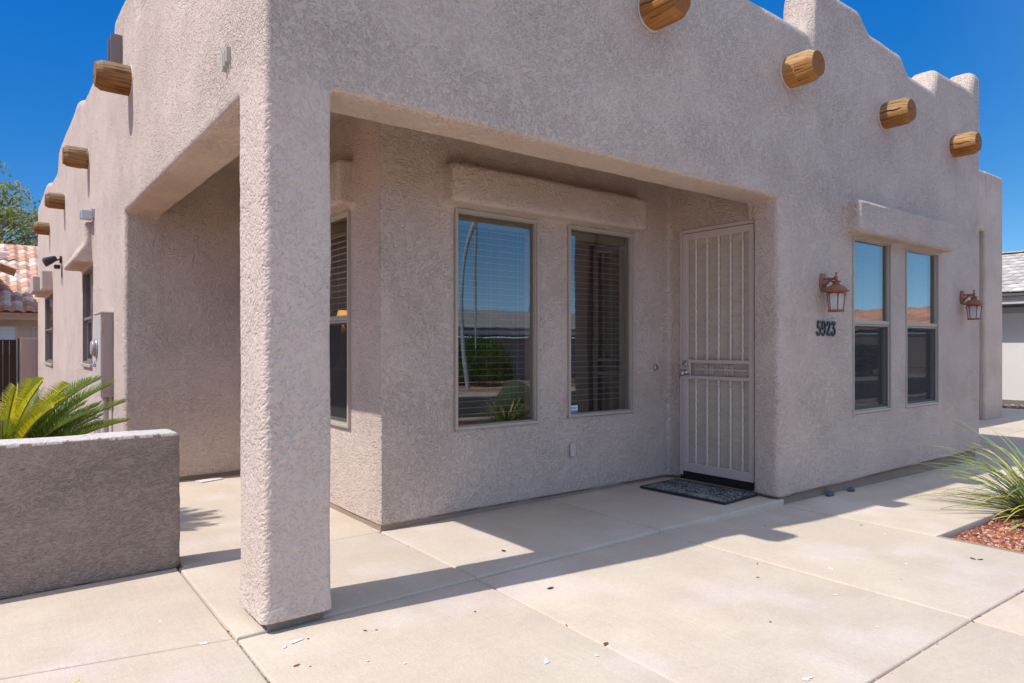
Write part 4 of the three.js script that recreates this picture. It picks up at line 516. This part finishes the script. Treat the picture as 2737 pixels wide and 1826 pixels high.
{ const t = thing('barrel_cactus', 'round ribbed barrel cactus on the gravel bed beside the yucca, mirrored in the porch windows', 'cactus', [7.24, -0.13, 1.60]); const n = 22, g = new THREE.SphereGeometry(0.3, n * 6, 26), p = g.attributes.position; for (let i = 0; i < p.count; i++) { const v = V().fromBufferAttribute(p, i), a = Math.atan2(v.z, v.x), k = 1 + 0.07 * Math.abs(Math.cos(a * n / 2)) * Math.hypot(v.x, v.z) / 0.3; p.setXYZ(i, v.x * k, v.y * 1.25 + 0.32, v.z * k); } g.computeVertexNormals(); part('body', g, std(col(0.10, 0.14, 0.06), 0.8), t);
  const sp = [], r = rng(360); for (let k = 0; k < n; k++) for (let q = 1; q < 12; q++) { const a = (k + 0.0) / n * 6.2832, e = -0.5 + q * 0.17, R = 0.32 * Math.cos(e), P = V(Math.cos(a) * R, 0.32 + 0.39 * Math.sin(e), Math.sin(a) * R); for (let z = 0; z < 3; z++) sp.push(cyl(0.0022, 0.0005, P, P.clone().add(V(Math.cos(a) * 0.04 + (r() - 0.5) * 0.06, (r() - 0.3) * 0.06, Math.sin(a) * 0.04 + (r() - 0.5) * 0.06)), 3)); } const f = part('spines', merge(sp), std(col(0.55, 0.45, 0.30), 0.7), t); f.userData.kind = 'stuff'; }

function crownGeo(n, seed, clumps, size, tones, droop = 0.2) {   // leaf-sized faces gathered in clumps
  const r = rng(seed), pos = [], cc = [], nor = [];
  for (let i = 0; i < n; i++) {
    const c = clumps[Math.floor(r() * clumps.length)], u = r() * 2 - 1, a = r() * 6.2832, q = c[3] * (0.35 + 0.65 * r() ** 0.5), s = Math.sqrt(1 - u * u), o = V(c[0] + Math.cos(a) * s * q, c[1] + u * q * 0.8, c[2] + Math.sin(a) * s * q), d = V(r() - 0.5, r() - 0.5 - droop, r() - 0.5).normalize(), e = V(r() - 0.5, r() - 0.5, r() - 0.5).cross(d).normalize(), L = size * (0.6 + 0.8 * r()), w = L * 0.28, k = tones[Math.floor(r() * tones.length)], f = 0.7 + 0.6 * r();
    const A = o, B = o.clone().addScaledVector(d, L * 0.5).addScaledVector(e, w), C = o.clone().addScaledVector(d, L), D = o.clone().addScaledVector(d, L * 0.5).addScaledVector(e, -w), nn = e.clone().cross(d);
    for (const v of [A, B, C, A, C, D]) { pos.push(v.x, v.y, v.z); nor.push(nn.x, nn.y, nn.z); cc.push(k[0] * f, k[1] * f, k[2] * f); }
  }
  const g = new THREE.BufferGeometry(); g.setAttribute('position', new THREE.Float32BufferAttribute(pos, 3)); g.setAttribute('normal', new THREE.Float32BufferAttribute(nor, 3)); g.setAttribute('color', new THREE.Float32BufferAttribute(cc, 3)); g.setAttribute('uv', new THREE.Float32BufferAttribute(new Float32Array(pos.length / 3 * 2), 2)); return g;
}
const foliage = new THREE.MeshPhysicalMaterial({ color: col(1, 1, 1), roughness: 1, transmission: 0.5, thickness: 0, ior: 1.3, ...leafSide });
{ const t = thing('feathery_tree', 'tall loose green tree rising behind the tiled roof at the left', 'tree', [-0.6, -0.3, -42]), bark = std(col(0.11, 0.08, 0.06), 1), r = rng(400), cl = [], br = [];
  for (let k = 0; k < 46; k++) { const a = r() * 6.2832, e = Math.asin(r() * 1.5 - 0.5), q = 0.62 + 0.38 * r(); cl.push([Math.cos(a) * Math.cos(e) * 3.05 * q, 7.4 + Math.sin(e) * 3.0 * q, Math.sin(a) * Math.cos(e) * 2.6 * q, 0.55 + 0.45 * r()]); }
  part('trunk', merge(cyl(0.30, 0.20, V(0, 0, 0), V(0.2, 3.2, 0), 10), cyl(0.2, 0.12, V(0.2, 3.1, 0), V(-0.3, 5.6, 0.3), 8)), bark, t);
  for (const c of cl) { const p = V(c[0], c[1], c[2]), s = V(0.1, 3.6 + r() * 2.2, 0.1), mid = s.clone().lerp(p, 0.55).add(V(0, 0.35, 0)); br.push(new THREE.TubeGeometry(new THREE.CatmullRomCurve3([s, mid, p]), 8, 0.045, 5)); }
  part('limbs', merge(br), bark, t).userData.kind = 'stuff'; part('crown', crownGeo(5200, 401, cl, 0.19, [[0.19, 0.27, 0.065], [0.28, 0.34, 0.08], [0.36, 0.39, 0.10], [0.14, 0.20, 0.06], [0.40, 0.32, 0.12]], 0.35), foliage, t); }

// ------------------------------------------------------------------ left: gate, garden wall, neighbouring house with barrel tiles
const tan = std(col(0.50, 0.39, 0.30), 0.9, { bumpMap: concreteBump, bumpScale: 0.004 }), woodDark = (() => { const a = grid(64, 95), b = grid(9, 96), t = dataTex(256, (i, j) => { const v = pnoise(a, 64, i / 256 * 64, j / 256 * 3), w = pnoise(b, 9, i / 256 * 9, j / 256 * 2), k = 0.55 + 0.6 * v * w; return [0.42 * k, 0.29 * k, 0.21 * k]; }, true); return std(col(0.55, 0.5, 0.48), 0.85, { map: rep(t, 3, 1) }); })();
{ const t = thing('garden_wall', 'brown stucco garden wall stub between the wooden gate and the house', 'wall', [0, -0.13, -18.7]); part('wall', rbox(0.552, 0.90, 0, 1.455, -0.1, 0.1, 0.012), std(col(0.38, 0.285, 0.25), 0.95, { bumpMap: stuccoHeight, bumpScale: 0.004 }), t); part('cap', rbox(0.548, 0.90, 1.450, 1.468, -0.105, 0.105, 0.006), std(col(0.46, 0.36, 0.32), 0.95), t); }
{ const t = thing('plank_gate', 'dark wooden plank gate in a black steel frame at the far left', 'gate', [0, -0.13, -18.65]), r = rng(420); for (let k = 0; k < 14; k++) { const x = 0.375 - k * 0.1155; const m = part('plank', rbox(0, 0.107, 0.06, 1.41, -0.012, 0.008, 0.003), woodDark, t); m.position.set(x - 0.01, 0, r() * 0.004); } part('frame', merge(rbox(0.468, 0.486, 0, 1.43, -0.02, 0.02, 0.003), rbox(-1.30, 0.468, 1.405, 1.43, -0.02, 0.021, 0.003), rbox(-1.30, 0.468, 0.03, 0.06, -0.02, 0.021, 0.003)), steelBlack, t); for (const x of [0.255, 0.14, 0.025, -0.2, -0.43]) part('bar', rbox(x - 0.006, x + 0.006, 0.06, 1.41, 0.010, 0.020, 0.002), steelBlack, t); part('post', rbox(0.510, 0.545, 0, 1.46, -0.03, 0.03, 0.003), steelBlack, t); }
function barrelTile(w, len, h, seed) {   // S-profile clay tile, thick at the front edge; x across, z up the slope (towards -z)
  const n = 12, pos = [], idx = [], uv = []; const prof = (k) => { const a = k / n; return h * (0.5 - 0.5 * Math.cos(a * 6.2832)) ** 0.8; };
  for (const [z, y] of [[0, 0.020], [-len, 0.0]]) for (let k = 0; k <= n; k++) { pos.push((k / n - 0.5) * w, prof(k) + y, z); uv.push(k / n, z); }
  for (let k = 0; k <= n; k++) { pos.push((k / n - 0.5) * w, prof(k) + 0.002, 0); uv.push(k / n, 0.1); }
  for (let k = 0; k < n; k++) { const a = k, b = k + n + 1, c = k + 2 * (n + 1); idx.push(a, a + 1, b + 1, a, b + 1, b); idx.push(c, c + 1, a + 1, c, a + 1, a); }
  const g = new THREE.BufferGeometry(); g.setAttribute('position', new THREE.Float32BufferAttribute(pos, 3)); g.setAttribute('uv', new THREE.Float32BufferAttribute(uv, 2)); g.setIndex(idx); return toCreasedNormals(g, 0.9);
}
const tileGrain = (() => { const a = grid(64, 97), b = grid(13, 98); return dataTex(256, (i, j) => { const v = 0.72 + 0.16 * pnoise(a, 64, i / 4, j / 4) + 0.22 * pnoise(b, 13, i / 256 * 13, j / 256 * 13); return [v, v, v]; }, true); })();
const clay = [[0.74, 0.36, 0.22], [0.84, 0.50, 0.34], [0.90, 0.64, 0.48], [0.64, 0.30, 0.18], [0.92, 0.74, 0.60], [0.80, 0.43, 0.28]].map((c) => std(col(...c), 0.85, { map: tileGrain }));
{ const t = thing('tiled_house', 'tan neighbouring house with salmon barrel tile roof at the left', 'house', [0, -0.13, -26]), r = rng(430), slope = Math.atan2(2.62, 5.05), W = 0.292;
  part('wall', box(-7, 6, 0, 2.3, -8.5, -0.45), tan, t); part('fascia', rbox(-7, 6, 2.10, 2.30, -0.06, 0.0, 0.005), std(col(0.40, 0.27, 0.18), 0.7), t); part('soffit', box(-7, 6, 2.12, 2.16, -0.5, -0.05), std(col(0.42, 0.30, 0.21), 0.8), t);
  const roof = sub('roof', t); const deck = new THREE.BoxGeometry(13, 0.06, 5.7).translate(0, -0.05, -2.85); const dk = part('roof_deck', boxUV(deck), clay[0], roof); dk.position.set(-0.5, 2.33, 0.06); dk.rotation.x = slope;
  const far = part('rear_slope', boxUV(new THREE.BoxGeometry(13, 0.08, 5.7).translate(0, -0.05, 2.85)), clay[0], roof); far.position.set(-0.5, 2.33, -10.0); far.rotation.x = -slope;
  const geos = [0, 1, 2].map((k) => barrelTile(W * 1.02, 0.42, 0.060, k));
  for (let i = -4; i < 10; i++) for (let j = 0; j < 15; j++) { const m = part('tile', geos[(i + j + 9) % 3], clay[Math.floor(r() * 6)], roof); m.position.set(i * W + 0.12, 2.335 + 0.003 * r() + j * 0.376 * Math.sin(slope), 0.10 - j * 0.376 * Math.cos(slope)); m.rotation.set(slope + 0.02, (r() - 0.5) * 0.006, (r() - 0.5) * 0.008); }
  const rg = cyl(0.10, 0.085, V(0, 0, 0), V(0.42, 0, 0), 12); for (let i = -4; i < 10; i++) { const m = part('ridge_tile', rg, clay[Math.floor(r() * 6)], roof); m.position.set(i * 0.40, 4.93 + 0.008 * r(), -5.02); m.rotation.z = 0.02 * (r() - 0.5); }
  const pv = sub('vent_pipe', t, [0.36, 4.42, -3.6]); part('pipe', cyl(0.05, 0.05, V(0, -0.2, 0), V(0, 0.12, 0), 12), std(col(0.78, 0.62, 0.52), 0.6), pv); part('cap', cyl(0.07, 0.07, V(-0.22, 0.12, 0), V(0.22, 0.10, 0), 12), std(col(0.80, 0.70, 0.62), 0.6), pv);
  for (const [x0, x1, y0, y1] of [[-0.7, 0.71, 1.0, 1.93], [1.10, 1.9, 1.0, 1.90]]) { const w = sub('window', t, [x0, y0, -0.44]); part('frame', ring(0, x1 - x0, 0, y1 - y0, 0.035, -0.03, 0.03), std(col(0.55, 0.47, 0.38), 0.6), w); part('blind', box(0.03, x1 - x0 - 0.03, 0.03, y1 - y0 - 0.03, -0.02, 0.0), std(x0 < 0 ? col(0.62, 0.66, 0.68) : col(0.42, 0.36, 0.24), 0.8), w); const bars = []; for (let k = 1; k < 8; k++) bars.push(box(0.03, x1 - x0 - 0.03, k * 0.11, k * 0.11 + 0.008, 0.0, 0.004)); part('muntin', merge(bars, box((x1 - x0) * 0.62, (x1 - x0) * 0.62 + 0.02, 0.03, y1 - y0 - 0.03, 0.0, 0.006)), std(col(0.45, 0.47, 0.46), 0.6), w).userData.kind = 'stuff'; }
  // the wing that comes forward, seen by the corner of its roof
  const wing = sub('wing_roof', t); part('wing_wall', box(-5, -0.25, 0, 3.6, -5, 0.9), tan, wing);
  const wd = part('wing_deck', boxUV(new THREE.BoxGeometry(4.2, 0.10, 4.6).translate(-2.1, -0.05, -2.3)), std(col(0.50, 0.30, 0.20), 0.8), wing); wd.position.set(0.20, 3.66, 1.45); wd.rotation.z = -0.30;
  for (let i = 0; i < 9; i++) for (let j = 0; j < 3; j++) { const m = part('wing_tile', geos[(i + j) % 3], clay[Math.floor(r() * 6)], wing); m.position.set(0.25 - j * 0.376 * Math.cos(0.30), 3.67 + j * 0.376 * Math.sin(0.30), 1.30 - i * W); m.rotation.set(0, -Math.PI / 2, 0); m.rotation.order = 'ZYX'; m.rotation.z = -0.32; } }

// ------------------------------------------------------------------ right: neighbouring house with flat grey tiles
{ const t = thing('grey_roofed_house', 'pale stucco neighbouring house with flat grey roof tiles at the right edge', 'house', [16.97, -0.09, 0]), r = rng(440), wallM = std(col(0.72, 0.67, 0.61), 0.9, { bumpMap: stuccoHeight, bumpScale: 0.002 });
  part('wall', box(0, 8, 0.12, 2.02, -14, -3.1), wallM, t); part('base_trim', box(-0.012, 0.05, 0.0, 0.12, -14, -3.1), std(col(0.20, 0.17, 0.14), 0.8), t);
  part('frieze', rbox(-0.06, 0.02, 1.93, 2.06, -14, -3.1, 0.01), std(col(0.42, 0.40, 0.38), 0.8), t); part('soffit', box(-0.5, 0.02, 2.09, 2.13, -14, -3.1), std(col(0.16, 0.15, 0.15), 0.8), t); part('fascia', rbox(-0.54, -0.50, 2.10, 2.26, -14, -3.1, 0.006), std(col(0.55, 0.53, 0.50), 0.7), t); part('gutter', rbox(-0.62, -0.54, 2.25, 2.31, -14, -3.1, 0.012), std(col(0.10, 0.10, 0.11), 0.5), t);
  const roof = sub('roof', t), sl = Math.atan2(1.17, 3.5), L = Math.hypot(1.17, 3.5); const dk = part('roof_deck', boxUV(new THREE.BoxGeometry(L, 0.05, 11).translate(L / 2, -0.04, -8.6)), std(col(0.25, 0.23, 0.22), 0.9), roof); dk.position.set(-0.58, 2.32, 0); dk.rotation.z = sl;
  const back = part('rear_slope', boxUV(new THREE.BoxGeometry(L, 0.05, 11).translate(-L / 2, -0.04, -8.6)), std(col(0.25, 0.23, 0.22), 0.9), roof); back.position.set(6.4, 2.32, 0); back.rotation.z = -sl;
  const g = rbox(0, 0.40, 0, 0.024, 0, 0.325, 0.005, 1), mats = [[0.60, 0.53, 0.47], [0.66, 0.58, 0.51], [0.53, 0.47, 0.42], [0.70, 0.62, 0.54]].map((c) => std(col(...c), 0.85, { map: tileGrain }));
  for (let i = 0; i < 12; i++) for (let j = 0; j < 11; j++) { const m = part('tile', g, mats[Math.floor(r() * 4)], roof), s = i * 0.308; m.position.set(-0.60 + s * Math.cos(sl), 2.335 + s * Math.sin(sl) + 0.006 * r(), -7.1 + j * 0.332 + (i % 2) * 0.166); m.rotation.z = sl - 0.055; }
  for (let j = 0; j < 9; j++) { const m = part('ridge_tile', rbox(-0.14, 0.14, 0, 0.03, 0, 0.42, 0.006, 1), mats[j % 4], roof); m.position.set(2.92, 3.53, -7.1 + j * 0.40); m.rotation.x = 0.03; } }

// ------------------------------------------------------------------ across the street: seen only in the panes
{ const t = thing('street_house', 'low house with grey roof and white fascia across the street, mirrored in the porch windows', 'house', [0, -0.13, 13.2]); part('wall', box(3, 34, 0, 1.62, 0.3, 9), std(col(0.46, 0.42, 0.39), 0.9), t); part('fascia', rbox(2.5, 34.5, 1.73, 1.91, -0.05, 0.02, 0.01), std(col(0.85, 0.85, 0.86), 0.5), t); part('soffit', box(2.5, 34.5, 1.66, 1.72, 0.0, 0.5), std(col(0.2, 0.2, 0.2), 0.8), t);
  const sl = Math.atan2(0.95, 4.6), shingle = std(col(0.44, 0.43, 0.40), 0.95, { bumpMap: concreteBump, bumpScale: 0.01 }); const rf = part('roof', boxUV(new THREE.BoxGeometry(32, 0.08, 4.75).translate(0, 0, 2.37)), shingle, t); rf.position.set(18.5, 1.95, -0.05); rf.rotation.x = -sl; const rb = part('rear_slope', boxUV(new THREE.BoxGeometry(32, 0.08, 4.75).translate(0, 0, -2.37)), shingle, t); rb.position.set(18.5, 1.95, 9.25); rb.rotation.x = sl;
  const gd = sub('garage_door', t, [15.6, 0, 0.28]); for (let k = 0; k < 14; k++) part('panel', rbox(0, 5.2, k * 0.112, k * 0.112 + 0.106, -0.02, 0.02, 0.012), std(col(0.50, 0.46, 0.44), 0.6), gd); for (const x of [11.6, 14.5, 22]) part('roof_vent', merge(cyl(0.10, 0.10, V(x, 2.5, 3.2), V(x, 2.78, 3.2), 12), cyl(0.18, 0.07, V(x, 2.76, 3.2), V(x, 2.86, 3.2), 12)), galv, t); }
{ const t = thing('clipped_bush', 'dense round green bush before the grey-roofed house across the street', 'bush', [13.5, -0.15, 11.7]), r = rng(450), cl = []; for (let k = 0; k < 40; k++) { const a = r() * 6.2832, e = Math.asin(r()), q = 0.85 + 0.15 * r(); cl.push([Math.cos(a) * Math.cos(e) * 1.0 * q, 0.70 + Math.sin(e) * 0.75 * q, Math.sin(a) * Math.cos(e) * 0.9 * q, 0.38]); cl.push([Math.cos(a) * 0.95, 0.42, Math.sin(a) * 0.85, 0.38]); } part('crown', crownGeo(9000, 451, cl, 0.10, [[0.11, 0.22, 0.03], [0.16, 0.28, 0.04], [0.22, 0.34, 0.05], [0.07, 0.13, 0.02]], 0), foliage, t); part('stem', cyl(0.06, 0.05, V(0, 0, 0), V(0, 0.8, 0), 8), std(col(0.12, 0.09, 0.07), 1), t); }
for (const [x, z, pts, r0, lab] of [[11.18, 8.89, [[0, 0], [-0.12, 1.2], [-0.16, 2.6], [-0.02, 3.9], [0.24, 5.2]], 0.055, 'pale slender bent tree trunk nearer the kerb across the street, mirrored in the porch window'], [13.12, 11.21, [[0, 0], [0.03, 1.4], [0.05, 2.9], [-0.04, 4.2], [-0.12, 5.6]], 0.036, 'thinner upright pale tree trunk behind the bent one across the street']]) { const t = thing('pale_tree', lab, 'tree', [x, -0.13, z]); part('trunk', new THREE.TubeGeometry(new THREE.CatmullRomCurve3(pts.map((p) => V(p[0], p[1], 0))), 30, r0, 10), std(col(0.55, 0.64, 0.64), 0.7), t); const cl = [], q = rng(Math.round(x * 10)); for (let k = 0; k < 18; k++) cl.push([(q() - 0.5) * 3, 6.4 + q() * 1.8, (q() - 0.5) * 3, 0.6]); part('crown', crownGeo(2600, 460 + Math.round(x), cl, 0.12, [[0.10, 0.16, 0.04], [0.14, 0.19, 0.05]], 0.1), foliage, t); }
{ const t = thing('street_lamp', 'tall curved grey street lamp beyond the grey house across the street', 'street lamp', [25.3, -0.13, 24]); part('pole', tube([V(0, 0, 0), V(0, 2, 0), V(0, 3.6, 0), V(0.25, 4.0, 0), V(0.8, 4.15, 0), V(1.3, 4.15, 0)], 0.05, 40, 8), galv, t); part('lamp_head', rbox(1.1, 1.6, 4.08, 4.18, -0.1, 0.1, 0.04), galv, t); }
{ const t = thing('far_tiled_house', 'low house with orange tile roof down the street, mirrored in the front wall windows', 'house', [45, -0.13, 15.5], 0); part('wall', box(0.4, 8, 0, 1.95, -8, 9), std(col(0.50, 0.42, 0.36), 0.9), t); part('garage_door', rbox(0.33, 0.42, 0, 1.7, -2.5, 1.5, 0.01), std(col(0.36, 0.32, 0.30), 0.7), t); part('window', rbox(0.34, 0.42, 0.7, 1.7, 3, 5, 0.01), std(col(0.05, 0.06, 0.08), 0.1), t);
  const sl = Math.atan2(1.75, 4.3), n = 360, g = new THREE.PlaneGeometry(18, 4.6, n, 16), p = g.attributes.position; for (let i = 0; i < p.count; i++) { const c = (p.getX(i) / 0.3) * 6.2832, row = ((p.getY(i) + 2.5) / 0.36) % 1; p.setZ(i, 0.05 * Math.sin(c) + 0.03 * (1 - row)); } g.computeVertexNormals(); const m = part('roof', g.rotateX(-Math.PI / 2).rotateY(-Math.PI / 2), clay[5], t); m.position.set(2.2, 2.20 + 0.90, 0.5); m.rotation.z = sl; const m2 = part('rear_slope', boxUV(new THREE.BoxGeometry(4.6, 0.06, 18)), clay[5], t); m2.position.set(6.5, 3.06, 0.5); m2.rotation.z = -sl; }
{ const t = thing('roadside_bush', 'broad dark green bush down the street, mirrored in the front wall windows', 'bush', [31, -0.15, 9.2]), r = rng(480), cl = []; for (let k = 0; k < 30; k++) cl.push([(r() - 0.5) * 2.6, 0.35 + r() * 0.7, (r() - 0.5) * 2.5, 0.45]); part('crown', crownGeo(5000, 481, cl, 0.16, [[0.06, 0.11, 0.025], [0.09, 0.15, 0.03]], 0), foliage, t); part('stem', cyl(0.06, 0.05, V(0, 0, 0), V(0, 0.6, 0), 8), std(col(0.12, 0.09, 0.07), 1), t); }

// ------------------------------------------------------------------ litter and spots on the slabs
function leafBit(s, seed) { const r = rng(seed), g = new THREE.PlaneGeometry(s, s * (0.45 + 0.3 * r()), 4, 3), p = g.attributes.position; for (let i = 0; i < p.count; i++) { const a = p.getX(i) / s * 2, b = p.getY(i) / s * 2; p.setXYZ(i, p.getX(i), p.getY(i) * (1 - 0.75 * a * a), s * (0.05 * a * a + 0.06 * b * b) + 0.001 * r()); } g.rotateX(-Math.PI / 2); g.computeVertexNormals(); return g; }
const brownLeaf = [std(col(0.20, 0.07, 0.035), 0.8, { side: THREE.DoubleSide }), std(col(0.06, 0.045, 0.04), 0.8, { side: THREE.DoubleSide }), std(col(0.38, 0.24, 0.12), 0.8, { side: THREE.DoubleSide })];
const bits = [[2.127, -2.463, 0.038, 1, 'dark curled leaf on the sunlit slab just beyond the porch shadow'], [2.284, -3.045, 0.030, 1, 'dark leaf scrap lying in the lit patch of the porch floor'], [0.883, -2.426, 0.026, 0, 'red-brown leaf on the slab in front of the pillar'], [1.213, -2.554, 0.020, 1], [1.252, -2.533, 0.016, 2], [4.551, -2.144, 0.024, 1], [3.239, -2.069, 0.016, 1], [3.05, -1.947, 0.016, 1], [4.303, -1.422, 0.034, 1], [4.32, -1.392, 0.036, 1], [0.425, -3.585, 0.016, 1], [0.099, -3.344, 0.016, 1], [1.678, -2.443, 0.014, 1], [1.90, -1.872, 0.028, 0], [0.336, -2.941, 0.018, 0], [0.92, -2.39, 0.012, 0], [1.941, -4.314, 0.035, 2, 'yellowish leaf against the foot of the inner porch wall'], [1.0, -2.62, 0.012, 1], [3.6, -1.5, 0.012, 2], [1.35, -4.6, 0.016, 0], [1.05, -4.3, 0.014, 1], [1.9, -2.1, 0.012, 2], [2.6, -1.6, 0.012, 1], [0.30, -3.0, 0.012, 1], [1.3, -3.3, 0.012, 1], [4.0, -2.5, 0.014, 1]];
bits.forEach(([x, z, s, k, lab], i) => { const m = part('dry_leaf', leafBit(s, 500 + i), brownLeaf[k], scene); m.position.set(x, slopeX(x) + (z < -2.8 && x > 1.92 ? 0.006 : -0.0055), z); m.rotation.y = i * 1.7; tag(m, lab ?? 'tiny dry leaf scrap scattered on the concrete slabs', 'leaf', lab ? null : 'tiny leaf scraps on the slabs'); });
const spotMat = std(col(0.74, 0.72, 0.69), 0.8);
function spot(s, seed, arms) { const r = rng(seed), sh = new THREE.Shape(), n = 22; for (let k = 0; k <= n; k++) { const a = (k % n) / n * 6.2832, q = s * (0.55 + 0.45 * r()) * (arms && k % n < 2 ? 2.3 : 1); k ? sh.lineTo(Math.cos(a) * q * 1.5, Math.sin(a) * q) : sh.moveTo(Math.cos(a) * q * 1.5, Math.sin(a) * q); } return new THREE.ExtrudeGeometry(sh, { depth: 0.001, bevelEnabled: true, bevelSize: 0.001, bevelThickness: 0.0006, bevelSegments: 1 }).rotateX(-Math.PI / 2); }
[[0.944, -2.624, 0.030, 1, 'white splatter on the concrete in front of the pillar'], [0.900, -2.60, 0.014, 1, 'small white streak beside the white splatter near the pillar'], [0.571, -3.162, 0.010], [0.662, -2.824, 0.020, 0, 'white blob on the edge of the slab left of the pillar'], [3.481, -1.797, 0.022], [3.123, -1.591, 0.012], [2.25, -1.248, 0.022, 1], [1.615, -1.893, 0.022, 1], [0.241, -2.778, 0.016, 0, 'pale yellowish mark on the joint at the lower left'], [1.797, -1.817, 0.012], [1.55, -1.6, 0.008], [2.9, -1.3, 0.008], [1.2, -2.2, 0.008], [4.45, -1.95, 0.012], [3.9, -1.6, 0.010], [1.1, -2.3, 0.010]].forEach(([x, z, s, arms, lab], i) => { const m = part('white_spot', spot(s * 0.5, 540 + i, arms), i === 8 ? std(col(0.75, 0.55, 0.10), 0.8) : spotMat, scene); m.position.set(x, slopeX(x) - (x > 1.9 ? 0.0075 : 0.0055) + 0.002, z); m.rotation.y = i; tag(m, lab ?? 'small white speck dried on the sunlit concrete', 'stain', lab ? null : 'white specks on the slabs'); });
{ const t = thing('paper', 'folded white paper lying at the foot of the passage end wall', 'paper', [1.50, 0.003, -6.20], 0.3); part('sheet', rbox(-0.10, 0.10, 0, 0.006, -0.05, 0.05, 0.002), whitePlastic, t); }
[[5.30, 'larger dark crumpled rag against the foot of the front wall'], [5.63, 'smaller dark crumpled rag at the foot of the front wall below the number']].forEach(([x, lab], i) => { const g = new THREE.IcosahedronGeometry(0.038, 4), p = g.attributes.position; for (let k = 0; k < p.count; k++) { const v = V().fromBufferAttribute(p, k), q = 1 + 1.1 * noise3(v.x * 30 + i * 7, v.y * 30, v.z * 30); p.setXYZ(k, v.x * q * (i ? 0.8 : 1.35), Math.max(0, v.y * q * 0.6 + 0.012), v.z * q * 0.7); } g.computeVertexNormals(); const m = part('crumpled_rag', g, std(col(0.10, 0.12, 0.13), 0.9), scene); m.position.set(x, slopeX(x) - 0.004, -2.74); tag(m, lab, 'rag'); });

renderer.render(scene, camera);
